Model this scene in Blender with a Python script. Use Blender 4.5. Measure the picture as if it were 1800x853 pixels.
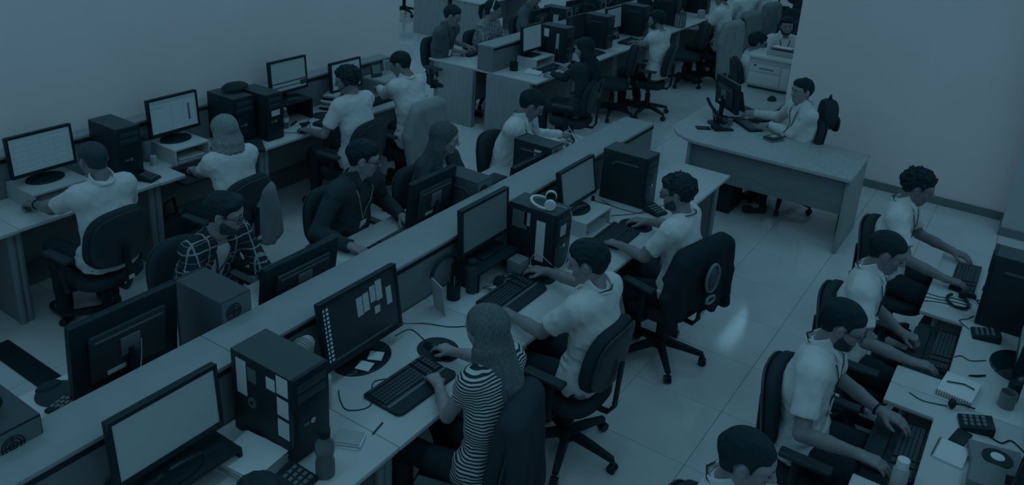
import bpy, bmesh, math, random
import numpy as np
from mathutils import Vector, Matrix

random.seed(7)
np.random.seed(7)
scene = bpy.context.scene
for o in list(bpy.data.objects):
    bpy.data.objects.remove(o)
COL = scene.collection
PI = math.pi

# ------------------------------------------------------------------ camera
CAM_H = 3.35
_y, _p, _r, _f = math.radians(32.7268), math.radians(20.2496), math.radians(3.46495), 1464.29
_fw = Vector((math.cos(_p) * math.cos(_y), math.cos(_p) * math.sin(_y), -math.sin(_p)))
_ri = _fw.cross(Vector((0, 0, 1))).normalized()
_up = _ri.cross(_fw)
_r1 = _ri * math.cos(_r) + _up * math.sin(_r)
_u1 = -_ri * math.sin(_r) + _up * math.cos(_r)
cam = bpy.data.cameras.new('camera')
cam.sensor_fit = 'HORIZONTAL'
cam.sensor_width = 36.0
cam.lens = _f / 1800 * 36
cam.shift_y = -(426.5 - 253) / 1800
cam.clip_end = 100
camo = bpy.data.objects.new('camera', cam)
m = Matrix((_r1, _u1, -_fw)).transposed().to_4x4()
m.translation = (0, 0, CAM_H)
camo.matrix_world = m
COL.objects.link(camo)
scene.camera = camo

# ------------------------------------------------------------------ light
scene.view_settings.view_transform = 'Standard'
scene.view_settings.look = 'None'
scene.view_settings.exposure = 0.0
scene.view_settings.gamma = 1.0
TINT = (0.335, 0.745, 1.0)                 # cool blue-green office light
world = bpy.data.worlds.new('world')
scene.world = world
world.use_nodes = True
bg = world.node_tree.nodes['Background']
bg.inputs[0].default_value = (*TINT, 1)
bg.inputs[1].default_value = 0.195
CEIL = 4.3
def area(name, x, y, sx, sy, power):
    l = bpy.data.lights.new(name, 'AREA')
    l.shape = 'RECTANGLE'
    l.size, l.size_y = sx, sy
    l.energy = power
    l.color = TINT
    o = bpy.data.objects.new(name, l)
    o.location = (x, y, CEIL - 0.06)
    COL.objects.link(o)
    return o
LAMPS = [(x, y) for x in (1.2, 4.2, 7.2, 12.4, 15.6) for y in (-1.0, 5.3, 8.0, 12.0)]
LAMPS = [(x, y) for x, y in LAMPS if not (y < 0 and x > 8)] + [(1.2, 2.6), (4.2, 2.6)]
for x, y in LAMPS:
    area('fluorescent_light', x, y, 2.4, 0.6, (4.2 if y == 5.3 and x < 5 else 7.0) if x < 8 else 2.8)

# ------------------------------------------------------------------ helpers
def new_obj(name, data, parent=None):
    o = bpy.data.objects.new(name, data)
    COL.objects.link(o)
    if parent is not None:
        o.parent = parent
    return o

def tag(o, label=None, cat=None, group=None, kind=None):
    if label: o['label'] = label
    if cat: o['category'] = cat
    if group: o['group'] = group
    if kind: o['kind'] = kind
    return o

def thing(name, label, cat, loc=(0, 0, 0), rz=0.0, group=None):
    o = new_obj(name, None)
    o.empty_display_size = 0.1
    o.location = loc
    o.rotation_euler = (0, 0, rz)
    return tag(o, label, cat, group)

def copy_tree(o, parent=None):
    c = o.copy()
    COL.objects.link(c)
    c.parent = parent
    for ch in list(o.children):
        copy_tree(ch, c)
    return c

class MB:
    """collects shapes, builds ONE mesh object"""
    def __init__(s):
        s.v = []; s.f = []; s.mi = []
    def add(s, vs, fs, mi=0):
        n = len(s.v)
        s.v += [tuple(v) for v in vs]
        s.f += [tuple(i + n for i in f) for f in fs]
        s.mi += [mi] * len(fs)
        return s
    def box(s, c, d, rz=0, mi=0, M=None, rx=0, ry=0):
        R = Matrix.Rotation(rz, 3, 'Z') @ Matrix.Rotation(ry, 3, 'Y') @ Matrix.Rotation(rx, 3, 'X')
        vs = []
        for z in (-1, 1):
            for x, y in ((-1, -1), (1, -1), (1, 1), (-1, 1)):
                p = R @ Vector((x * d[0] / 2, y * d[1] / 2, z * d[2] / 2)) + Vector(c)
                vs.append(p)
        return s.add(vs, [(3, 2, 1, 0), (4, 5, 6, 7), (0, 1, 5, 4), (1, 2, 6, 5), (2, 3, 7, 6), (3, 0, 4, 7)], mi)
    def b2(s, x0, x1, y0, y1, z0, z1, mi=0):
        return s.box(((x0 + x1) / 2, (y0 + y1) / 2, (z0 + z1) / 2), (x1 - x0, y1 - y0, z1 - z0), mi=mi)
    def prism(s, poly, z0, z1, mi=0, fn=None):
        n = len(poly)
        a = sum(poly[i][0] * poly[(i + 1) % n][1] - poly[(i + 1) % n][0] * poly[i][1] for i in range(n))
        if a < 0: poly = poly[::-1]
        fn = fn or (lambda x, y, z: (x, y, z))
        vs = [fn(x, y, z0) for x, y in poly] + [fn(x, y, z1) for x, y in poly]
        fs = [tuple(range(n - 1, -1, -1)), tuple(range(n, 2 * n))]
        fs += [(i, (i + 1) % n, n + (i + 1) % n, n + i) for i in range(n)]
        return s.add(vs, fs, mi)
    def lathe(s, prof, n=20, c=(0, 0, 0), mi=0, axis='z', sx=1, sy=1, cap=True):
        vs = []
        for r, z in prof:
            for k in range(n):
                a = 2 * PI * k / n
                p = (r * math.cos(a) * sx, r * math.sin(a) * sy, z)
                if axis == 'x': p = (p[2], p[0], p[1])
                if axis == 'y': p = (p[1], p[2], p[0])
                vs.append((p[0] + c[0], p[1] + c[1], p[2] + c[2]))
        fs = []
        for j in range(len(prof) - 1):
            for k in range(n):
                fs.append((j * n + k, j * n + (k + 1) % n, (j + 1) * n + (k + 1) % n, (j + 1) * n + k))
        if cap:
            fs.append(tuple(range(n - 1, -1, -1)))
            fs.append(tuple((len(prof) - 1) * n + k for k in range(n)))
        return s.add(vs, fs, mi)
    def cyl(s, c, r, h, n=16, r2=None, axis='z', mi=0):
        return s.lathe([(r, 0), (r if r2 is None else r2, h)], n, c, mi, axis)
    def tube(s, pts, r, n=8, mi=0, closed=False, flat=1.0):
        pts = [Vector(p) for p in pts]
        m_ = len(pts)
        rs = r if isinstance(r, (list, tuple)) else [r] * m_
        vs = []
        prev = None
        for i, p in enumerate(pts):
            if closed: t = (pts[(i + 1) % m_] - pts[i - 1])
            else: t = pts[min(i + 1, m_ - 1)] - pts[max(i - 1, 0)]
            t = t.normalized() if t.length > 1e-9 else Vector((0, 0, 1))
            ref = prev if prev is not None else (Vector((0, 0, 1)) if abs(t.z) < 0.9 else Vector((1, 0, 0)))
            a = (ref - t * ref.dot(t))
            if a.length < 1e-6: a = Vector((1, 0, 0)) - t * t.x
            a.normalize(); b = t.cross(a); prev = a
            for k in range(n):
                w = 2 * PI * k / n
                vs.append(p + a * math.cos(w) * rs[i] * flat + b * math.sin(w) * rs[i])
        fs = []
        for i in range(m_ if closed else m_ - 1):
            j = (i + 1) % m_
            for k in range(n):
                fs.append((i * n + k, i * n + (k + 1) % n, j * n + (k + 1) % n, j * n + k))
        if not closed:
            fs.append(tuple(range(n - 1, -1, -1)))
            fs.append(tuple((m_ - 1) * n + k for k in range(n)))
        return s.add(vs, fs, mi)
    def ball(s, c, r, n=12, mi=0, half=False):
        r = (r, r, r) if not isinstance(r, (tuple, list)) else r
        prof = []
        m_ = n // 2
        for i in range(m_ + 1):
            a = -PI / 2 + PI * i / m_
            if half and a < 0: a = 0
            prof.append((max(math.cos(a), 0.001), math.sin(a)))
        vs = []
        for rr, z in prof:
            for k in range(n):
                w = 2 * PI * k / n
                vs.append((c[0] + rr * math.cos(w) * r[0], c[1] + rr * math.sin(w) * r[1], c[2] + z * r[2]))
        fs = [(j * n + k, j * n + (k + 1) % n, (j + 1) * n + (k + 1) % n, (j + 1) * n + k) for j in range(m_) for k in range(n)]
        fs.append(tuple(range(n - 1, -1, -1))); fs.append(tuple(m_ * n + k for k in range(n)))
        return s.add(vs, fs, mi)
    def pillow(s, a, b, t, n=28, p=3.0, bow=0.0, c=(0, 0, 0), M=None, taper=0.0, mi=0):
        """rounded cushion: superellipse a x b in XZ, thickness t along Y, bowed"""
        rings = [(-0.5, 0.82), (-0.42, 0.93), (-0.2, 0.995), (0.2, 0.995), (0.42, 0.93), (0.5, 0.82), (0.52, 0.45)]
        rings = [(-0.52, 0.45)] + rings
        vs = []
        for y, sc in rings:
            for k in range(n):
                w = 2 * PI * k / n
                cx, cz = math.cos(w), math.sin(w)
                x = math.copysign(abs(cx) ** (2 / p), cx) * a * sc
                z = math.copysign(abs(cz) ** (2 / p), cz) * b * sc
                x *= 1 + taper * z / b
                v = Vector((x, y * t + bow * x * x / a / a, z))
                if M is not None: v = M @ v
                vs.append(v + Vector(c))
        fs = [tuple(range(n)), tuple((len(rings) - 1) * n + k for k in range(n - 1, -1, -1))]
        for j in range(len(rings) - 1):
            for k in range(n):
                fs.append((j * n + (k + 1) % n, j * n + k, (j + 1) * n + k, (j + 1) * n + (k + 1) % n))
        return s.add(vs, fs, mi)
    def mesh(s, name, mats, bevel=0.0, seg=2, angle=40, smooth=True):
        me = bpy.data.meshes.new(name)
        me.from_pydata(s.v, [], s.f)
        for m_ in (mats if isinstance(mats, (list, tuple)) else [mats]):
            me.materials.append(m_)
        if any(s.mi):
            me.polygons.foreach_set('material_index', s.mi)
        bm = bmesh.new(); bm.from_mesh(me)
        bmesh.ops.recalc_face_normals(bm, faces=bm.faces)
        if bevel > 0:
            es = [e for e in bm.edges if len(e.link_faces) == 2 and e.calc_face_angle(0) > 0.6]
            bmesh.ops.bevel(bm, geom=es, offset=bevel, segments=seg, affect='EDGES', profile=0.5, clamp_overlap=True)
        bm.to_mesh(me); bm.free()
        if smooth:
            me.polygons.foreach_set('use_smooth', [True] * len(me.polygons))
            me.set_sharp_from_angle(angle=math.radians(angle))
        return me
    def build(s, name, mats, parent=None, bevel=0.0, seg=2, angle=40, smooth=True):
        return new_obj(name, s.mesh(name, mats, bevel, seg, angle, smooth), parent)

# ------------------------------------------------------------------ materials
def lin(c):
    c = c / 255.0
    return c / 12.92 if c < 0.04045 else ((c + 0.055) / 1.055) ** 2.4
WHITE = (74, 104, 119)
BLACK = (1, 14, 21)
def tone(t, warm=0.0):
    """surface colour: t = 0 is the darkest, 1 the whitest paint in the room"""
    out = []
    for k in range(3):
        c = BLACK[k] + (WHITE[k] - BLACK[k]) * t
        out.append(0.82 * lin(c) / lin(WHITE[k]))
    out[0] *= 1 + warm
    return out
MATS = {}
def mat(name, t, rough=0.6, spec=0.3, grain=0.0, gscale=40.0, bump=0.0, bscale=200.0, stretch=(1, 1, 1), warm=0.0, emit=0.0, metal=0.0, alpha=1.0, coat=0.0):
    if name in MATS: return MATS[name]
    m_ = bpy.data.materials.new(name)
    m_.use_nodes = True
    nt = m_.node_tree
    b = nt.nodes['Principled BSDF']
    c = tone(t, warm)
    b.inputs['Base Color'].default_value = (*c, 1)
    b.inputs['Roughness'].default_value = rough
    b.inputs['Specular IOR Level'].default_value = spec
    b.inputs['Metallic'].default_value = metal
    if coat: b.inputs['Coat Weight'].default_value = coat
    if emit:
        b.inputs['Emission Color'].default_value = (c[0] * TINT[0], c[1] * TINT[1], c[2] * TINT[2], 1)
        b.inputs['Emission Strength'].default_value = emit
    if alpha < 1:
        b.inputs['Transmission Weight'].default_value = 1 - alpha
        b.inputs['IOR'].default_value = 1.2
    tc = nt.nodes.new('ShaderNodeTexCoord')
    mp = nt.nodes.new('ShaderNodeMapping')
    mp.inputs['Scale'].default_value = stretch
    nt.links.new(tc.outputs['Object'], mp.inputs['Vector'])
    if grain:
        n = nt.nodes.new('ShaderNodeTexNoise')
        n.inputs['Scale'].default_value = gscale
        n.inputs['Detail'].default_value = 5
        nt.links.new(mp.outputs[0], n.inputs['Vector'])
        r = nt.nodes.new('ShaderNodeValToRGB')
        lo, hi = tone(max(t - grain, 0), warm), tone(min(t + grain, 1.15), warm)
        r.color_ramp.elements[0].position = 0.3; r.color_ramp.elements[0].color = (*lo, 1)
        r.color_ramp.elements[1].position = 0.7; r.color_ramp.elements[1].color = (*hi, 1)
        nt.links.new(n.outputs['Fac'], r.inputs['Fac'])
        nt.links.new(r.outputs['Color'], b.inputs['Base Color'])
    if bump:
        n2 = nt.nodes.new('ShaderNodeTexNoise')
        n2.inputs['Scale'].default_value = bscale
        n2.inputs['Detail'].default_value = 3
        nt.links.new(mp.outputs[0], n2.inputs['Vector'])
        bp = nt.nodes.new('ShaderNodeBump')
        bp.inputs['Strength'].default_value = bump
        bp.inputs['Distance'].default_value = 0.004
        nt.links.new(n2.outputs['Fac'], bp.inputs['Height'])
        nt.links.new(bp.outputs[0], b.inputs['Normal'])
    MATS[name] = m_
    return m_

def wave_mat(name, t0, t1, axes, scale, width=0.5, rough=0.8, warp=0.0):
    """stripes or plaid: object coordinates, one wave for each axis"""
    if name in MATS: return MATS[name]
    m_ = mat(name, t0, rough, 0.15)
    nt = m_.node_tree
    b = nt.nodes['Principled BSDF']
    mp = [n for n in nt.nodes if n.type == 'MAPPING'][0]
    sep = nt.nodes.new('ShaderNodeSeparateXYZ')
    src = mp.outputs[0]
    if warp:
        no = nt.nodes.new('ShaderNodeTexNoise'); no.inputs['Scale'].default_value = 6
        nt.links.new(mp.outputs[0], no.inputs['Vector'])
        mx = nt.nodes.new('ShaderNodeVectorMath'); mx.operation = 'MULTIPLY_ADD'
        nt.links.new(no.outputs['Color'], mx.inputs[0]); mx.inputs[1].default_value = (warp,) * 3
        nt.links.new(mp.outputs[0], mx.inputs[2]); src = mx.outputs[0]
    nt.links.new(src, sep.inputs[0])
    acc = None
    for ax, sc, wd in zip(axes, scale if isinstance(scale, tuple) else (scale,) * len(axes), width if isinstance(width, tuple) else (width,) * len(axes)):
        mu = nt.nodes.new('ShaderNodeMath'); mu.operation = 'MULTIPLY'; mu.inputs[1].default_value = sc
        nt.links.new(sep.outputs[ax], mu.inputs[0])
        fr = nt.nodes.new('ShaderNodeMath'); fr.operation = 'FRACT'; nt.links.new(mu.outputs[0], fr.inputs[0])
        lt = nt.nodes.new('ShaderNodeMath'); lt.operation = 'LESS_THAN'; lt.inputs[1].default_value = wd
        nt.links.new(fr.outputs[0], lt.inputs[0])
        if acc is None: acc = lt
        else:
            ad = nt.nodes.new('ShaderNodeMath'); ad.operation = 'ADD'; ad.use_clamp = True
            nt.links.new(acc.outputs[0], ad.inputs[0]); nt.links.new(lt.outputs[0], ad.inputs[1]); acc = ad
    mixn = nt.nodes.new('ShaderNodeMix'); mixn.data_type = 'RGBA'
    nt.links.new(acc.outputs[0], mixn.inputs[0])
    mixn.inputs[6].default_value = (*tone(t0), 1); mixn.inputs[7].default_value = (*tone(t1), 1)
    nt.links.new(mixn.outputs[2], b.inputs['Base Color'])
    return m_

M_floor = mat('floor_tile', 0.93, 0.075, 0.35, grain=0.03, gscale=3)
M_grout = mat('grout', 0.4, 0.8)
M_wall = mat('white_wall', 1.0, 0.9, 0.1, warm=0.15, grain=0.01, gscale=2)
M_base = mat('baseboard', 0.45, 0.5)
M_pillar = mat('pillar_paint', 0.78, 0.7, 0.2, grain=0.02, gscale=4)
M_desk = mat('desk_laminate', 0.86, 0.38, 0.4, grain=0.02, gscale=6)
M_edge = mat('desk_edge', 0.74, 0.4, 0.4)
M_legp = mat('desk_leg_panel', 0.55, 0.5)
M_wood = mat('pale_wood', 0.74, 0.45, 0.35, grain=0.05, gscale=6, stretch=(1.2, 14, 14))
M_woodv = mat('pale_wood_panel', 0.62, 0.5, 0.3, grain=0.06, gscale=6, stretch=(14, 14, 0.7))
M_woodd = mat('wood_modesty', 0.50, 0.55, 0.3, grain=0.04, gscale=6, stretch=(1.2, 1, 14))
M_part = mat('partition_top', 0.64, 0.5, 0.2, grain=0.02, gscale=5)
M_parts = mat('partition_side', 0.48, 0.7, 0.2, grain=0.02, gscale=120)
M_black = mat('black_plastic', 0.03, 0.45, 0.2)
M_gloss = mat('gloss_black', 0.02, 0.18, 0.3)
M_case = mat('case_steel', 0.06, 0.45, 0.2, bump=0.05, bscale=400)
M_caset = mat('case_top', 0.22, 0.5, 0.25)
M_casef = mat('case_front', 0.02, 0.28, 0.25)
M_grey = mat('grey_plastic', 0.4, 0.5)
M_lgrey = mat('light_grey_plastic', 0.72, 0.5)
M_metal = mat('bright_metal', 0.8, 0.25, 0.6, metal=0.8)
M_chair = mat('chair_fabric', 0.10, 0.9, 0.15, bump=0.25, bscale=500, grain=0.02, gscale=300)
M_chairb = mat('chair_back_plastic', 0.12, 0.45, 0.35)
M_key = mat('key_caps', 0.17, 0.45, 0.35)
M_rubber = mat('rubber_pad', 0.10, 0.75, 0.2)
M_paper = mat('paper', 0.98, 0.8, 0.1)
M_paper2 = mat('paper_grey', 0.75, 0.8, 0.1)
M_ink = mat('ink', 0.2, 0.8, 0.1)
M_screen = mat('screen_grey', 0.72, 0.3, 0.4, emit=0.05)
M_screenb = mat('screen_bright', 0.78, 0.3, 0.3, emit=0.06)
M_screend = mat('screen_dark', 0.10, 0.2, 0.5)
M_sicon = mat('screen_icon', 0.9, 0.4, 0.3, emit=0.06)
M_glass = mat('clear_plastic', 0.55, 0.12, 0.5, alpha=0.55)
M_liquid = mat('bottle_water', 0.25, 0.1, 0.5)
M_sticker = mat('label_sticker', 0.9, 0.6)
# ------------------------------------------------------------------ people: one smooth implicit surface per body or garment
def V3(*a): return np.array(a, dtype=np.float64)
def nrm(v): return v / (np.linalg.norm(v) + 1e-12)

class Field:
    def __init__(s, lo, hi, h):
        s.h = h
        s.o = np.array(lo, float)
        s.n = np.ceil((np.array(hi) - s.o) / h).astype(int) + 1
        s.F = np.full(s.n, 0.2, np.float32)
    def win(s, lo, hi):
        i0 = np.clip(np.floor((lo - s.o) / s.h).astype(int), 0, s.n - 1)
        i1 = np.clip(np.ceil((hi - s.o) / s.h).astype(int) + 1, 1, s.n)
        if np.any(i1 <= i0): return None, None
        ax = [(s.o[k] + s.h * np.arange(i0[k], i1[k])).astype(np.float32) for k in range(3)]
        return tuple(slice(i0[k], i1[k]) for k in range(3)), ax
    def grid(s):
        return [(s.o[k] + s.h * np.arange(s.n[k])).astype(np.float32) for k in range(3)]
    def comb(s, sl, d, k, op):
        a = s.F[sl]
        if op == 'sub':
            d = -d
            hh = np.maximum(k - np.abs(a - d), 0) / k
            s.F[sl] = np.maximum(a, d) + hh * hh * k * 0.25
        else:
            hh = np.maximum(k - np.abs(a - d), 0) / k
            s.F[sl] = np.minimum(a, d) - hh * hh * k * 0.25
    def cone(s, a, b, ra, rb, k=0.02, flat=None, op='u', cut=None):
        a = np.asarray(a, float); b = np.asarray(b, float)
        m_ = max(ra, rb) + k + 2 * s.h
        sl, ax = s.win(np.minimum(a, b) - m_, np.maximum(a, b) + m_)
        if sl is None: return
        px = ax[0][:, None, None] - a[0]; py = ax[1][None, :, None] - a[1]; pz = ax[2][None, None, :] - a[2]
        ba = b - a
        if flat is not None:
            n, f = flat
            q = px * n[0] + py * n[1] + pz * n[2]
            q = q * (1 / f - 1)
            px = px + n[0] * q; py = py + n[1] * q; pz = pz + n[2] * q
            ba = ba + n * (ba @ n) * (1 / f - 1)
        l2 = max(ba @ ba, 1e-9)
        t = np.clip((px * ba[0] + py * ba[1] + pz * ba[2]) / l2, 0, 1)
        d = np.sqrt((px - t * ba[0]) ** 2 + (py - t * ba[1]) ** 2 + (pz - t * ba[2]) ** 2) - (ra + (rb - ra) * t)
        if cut is not None:      # keep the side where (p-c).n < 0
            c, n = cut
            d = np.maximum(d, (ax[0][:, None, None] - c[0]) * n[0] + (ax[1][None, :, None] - c[1]) * n[1] + (ax[2][None, None, :] - c[2]) * n[2])
        s.comb(sl, d.astype(np.float32), k, op)
    def ell(s, c, r, A, k=0.02, op='u'):
        """ellipsoid, A rows = axes"""
        c = np.asarray(c, float)
        m_ = max(r) + k + 2 * s.h
        sl, ax = s.win(c - m_, c + m_)
        if sl is None: return
        px = ax[0][:, None, None] - c[0]; py = ax[1][None, :, None] - c[1]; pz = ax[2][None, None, :] - c[2]
        q = 0
        for i in range(3):
            q = q + ((px * A[i][0] + py * A[i][1] + pz * A[i][2]) / r[i]) ** 2
        d = (np.sqrt(q) - 1) * min(r)
        s.comb(sl, d.astype(np.float32), k, op)
    def coords(s):
        g = s.grid()
        return g[0][:, None, None], g[1][None, :, None], g[2][None, None, :]
    def plane_max(s, c, n):
        x, y, z = s.coords()
        s.F = np.maximum(s.F, ((x - c[0]) * n[0] + (y - c[1]) * n[1] + (z - c[2]) * n[2]).astype(np.float32))
    def folds(s, amp, f=26.0, seed=0.0, d=(1, 1, 1)):
        x, y, z = s.coords()
        w = np.sin(f * (0.7 * x * d[0] + 0.5 * y * d[1] + 1.1 * z * d[2]) + seed + 2.2 * np.sin(9 * x + 7 * z + seed) + 1.7 * np.sin(11 * y - 5 * z))
        w2 = np.sin(f * 1.9 * (0.9 * z - 0.4 * x + 0.3 * y) + 2 * np.sin(8 * y + seed) + seed * 2)
        s.F = s.F + (amp * (0.6 * w + 0.4 * w2)).astype(np.float32)

_LAT = np.random.RandomState(5).rand(32, 32, 32).astype(np.float32) * 2 - 1
def vnoise(x, y, z):
    xi, yi, zi = np.floor(x).astype(int), np.floor(y).astype(int), np.floor(z).astype(int)
    fx, fy, fz = x - xi, y - yi, z - zi
    fx, fy, fz = fx * fx * (3 - 2 * fx), fy * fy * (3 - 2 * fy), fz * fz * (3 - 2 * fz)
    out = 0
    for a in (0, 1):
        for b in (0, 1):
            for c in (0, 1):
                out = out + _LAT[(xi + a) % 32, (yi + b) % 32, (zi + c) % 32] * (fx if a else 1 - fx) * (fy if b else 1 - fy) * (fz if c else 1 - fz)
    return out

_E = [(0, 1), (2, 3), (4, 5), (6, 7), (0, 2), (1, 3), (4, 6), (5, 7), (0, 4), (1, 5), (2, 6), (3, 7)]
_C = np.array([(i & 1, (i >> 1) & 1, (i >> 2) & 1) for i in range(8)])
def nets(fl):
    F = fl.F
    F[0, :, :] = np.maximum(F[0, :, :], 1e-3); F[-1, :, :] = np.maximum(F[-1, :, :], 1e-3)
    F[:, 0, :] = np.maximum(F[:, 0, :], 1e-3); F[:, -1, :] = np.maximum(F[:, -1, :], 1e-3)
    F[:, :, 0] = np.maximum(F[:, :, 0], 1e-3); F[:, :, -1] = np.maximum(F[:, :, -1], 1e-3)
    S = F < 0
    n = np.array(S.shape)
    cnt = np.zeros(n - 1, np.int8)
    for c in _C:
        cnt += S[c[0]:n[0] - 1 + c[0], c[1]:n[1] - 1 + c[1], c[2]:n[2] - 1 + c[2]]
    act = (cnt > 0) & (cnt < 8)
    idx = np.argwhere(act)
    if len(idx) == 0: return np.zeros((0, 3)), np.zeros((0, 4), int)
    vid = np.full(n - 1, -1, np.int64)
    vid[act] = np.arange(len(idx))
    vals = [F[idx[:, 0] + c[0], idx[:, 1] + c[1], idx[:, 2] + c[2]] for c in _C]
    acc = np.zeros((len(idx), 3)); num = np.zeros(len(idx))
    for a, b in _E:
        va, vb = vals[a], vals[b]
        mk = (va < 0) != (vb < 0)
        t = np.where(mk, va / np.where(mk, va - vb, 1), 0)
        p = _C[a][None, :] + t[:, None] * (_C[b] - _C[a])[None, :]
        acc += np.where(mk[:, None], p, 0); num += mk
    V = fl.o + fl.h * (idx + acc / num[:, None])
    Q = []
    for ax in range(3):
        u, w = (ax + 1) % 3, (ax + 2) % 3
        s0 = [slice(None)] * 3; s1 = [slice(None)] * 3
        s0[ax] = slice(0, -1); s1[ax] = slice(1, None)
        A, B = S[tuple(s0)], S[tuple(s1)]
        e = np.argwhere(A != B)
        e = e[(e[:, u] > 0) & (e[:, w] > 0) & (e[:, u] < n[u] - 1) & (e[:, w] < n[w] - 1)]
        ins = A[e[:, 0], e[:, 1], e[:, 2]]
        def cell(du, dw):
            c = e.copy(); c[:, u] += du; c[:, w] += dw
            return vid[c[:, 0], c[:, 1], c[:, 2]]
        q = np.stack([cell(-1, -1), cell(0, -1), cell(0, 0), cell(-1, 0)], 1)
        q[~ins] = q[~ins][:, ::-1]
        Q.append(q)
    return V, np.concatenate(Q)

def mesh_from(name, parts, mats, origin, parent, smooth_iter=0):
    """parts: list of (V, Q, material index) -> one object"""
    vs, qs, mi = [], [], []
    off = 0
    for V, Q, k in parts:
        if len(V) == 0: continue
        vs.append(V - origin); qs.append(Q + off); mi.append(np.full(len(Q), k)); off += len(V)
    if not vs: return None
    V = np.concatenate(vs).astype(np.float32); Q = np.concatenate(qs).astype(np.int32); mi = np.concatenate(mi).astype(np.int32)
    me = bpy.data.meshes.new(name)
    me.vertices.add(len(V)); me.vertices.foreach_set('co', V.ravel())
    me.loops.add(Q.size); me.loops.foreach_set('vertex_index', Q.ravel())
    me.polygons.add(len(Q))
    me.polygons.foreach_set('loop_start', np.arange(0, Q.size, 4, dtype=np.int32))
    me.polygons.foreach_set('material_index', mi)
    me.polygons.foreach_set('use_smooth', np.ones(len(Q), bool))
    for m_ in (mats if isinstance(mats, (list, tuple)) else [mats]): me.materials.append(m_)
    me.update(calc_edges=True)
    return new_obj(name, me, parent)

def ik(J, W, l1, l2, pole):
    d = W - J; L = np.linalg.norm(d)
    if L > (l1 + l2) * 0.985:
        k = L / ((l1 + l2) * 0.985)
        if k > 1.12: print('STRETCH %.2f' % k)
        l1 *= k; l2 *= k
    u = d / L
    x = (l1 * l1 - l2 * l2 + L * L) / (2 * L)
    hgt = math.sqrt(max(l1 * l1 - x * x, 0))
    p = pole - u * (pole @ u)
    return J + u * x + nrm(p) * hgt

def hand_prims(fl, W, d, n, side, curl, sc=1.0, thumb=0.6):
    """W wrist, d finger direction, n palm normal, side = unit towards the thumb"""
    s_ = side
    mcp = []
    for off, dd in ((0.028, 0.088), (0.009, 0.092), (-0.010, 0.088), (-0.028, 0.080)):
        mcp.append(W + (d * dd + s_ * off - n * 0.004) * sc)
    for i, p in enumerate(mcp):
        fl.cone(W + s_ * (0.012, 0.004, -0.004, -0.012)[i] * sc, p, 0.0165 * sc, 0.0125 * sc, 0.014)
    for i, p in enumerate(mcp):
        L = (0.072, 0.080, 0.074, 0.058)[i] * sc
        a = 0.0
        q = p
        sp = (0.10, 0.03, -0.04, -0.13)[i]
        for j, (fr, w) in enumerate(((0.45, 1.0), (0.32, 1.1), (0.23, 0.8))):
            a += curl * w
            dr = nrm((d + s_ * sp) * math.cos(a) + n * math.sin(a))
            q2 = q + dr * L * fr
            r = (0.0098, 0.0090, 0.0080, 0.0070)
            fl.cone(q, q2, r[j] * sc, r[j + 1] * sc, 0.003)
            q = q2
    b = W + (d * 0.030 + s_ * 0.026 + n * 0.006) * sc
    t1 = b + nrm(d * 0.75 + s_ * thumb + n * 0.35) * 0.042 * sc
    t2 = t1 + nrm(d * 0.95 + s_ * (thumb - 0.5) + n * 0.35) * 0.030 * sc
    fl.cone(W + (d * 0.02 + s_ * 0.012) * sc, b, 0.017 * sc, 0.014 * sc, 0.012)
    fl.cone(b, t1, 0.0135 * sc, 0.0105 * sc, 0.006)
    fl.cone(t1, t2, 0.0105 * sc, 0.0085 * sc, 0.003)

SKIN = {}
def skin_mat(t):
    return mat('skin_%d' % int(t * 100), t, 0.5, 0.35, grain=0.03, gscale=25, warm=0.25, bump=0.05, bscale=300)
def hair_mat(t):
    return mat('hair_%d' % int(t * 100), max(t - 0.06, 0.0), 0.5, 0.15, grain=0.03 + t * 0.2, gscale=34, stretch=(6, 6, 0.8), bump=0.3, bscale=110)
def cloth_mat(t):
    return mat('cloth_%d' % int(t * 100), t, 0.85, 0.12, bump=0.12, bscale=450, grain=0.015, gscale=8)
M_trouser = mat('dark_trousers', 0.07, 0.9, 0.1, bump=0.15, bscale=400, grain=0.02, gscale=20)
M_shoe = mat('dark_shoe', 0.06, 0.4, 0.3)
M_lany = mat('lanyard_ribbon', 0.10, 0.7)
M_eye = mat('eye_white', 0.75, 0.2, 0.5)
M_iris = mat('eye_dark', 0.02, 0.15, 0.5)
M_lens = mat('spectacle_frame', 0.04, 0.3, 0.4)

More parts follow.
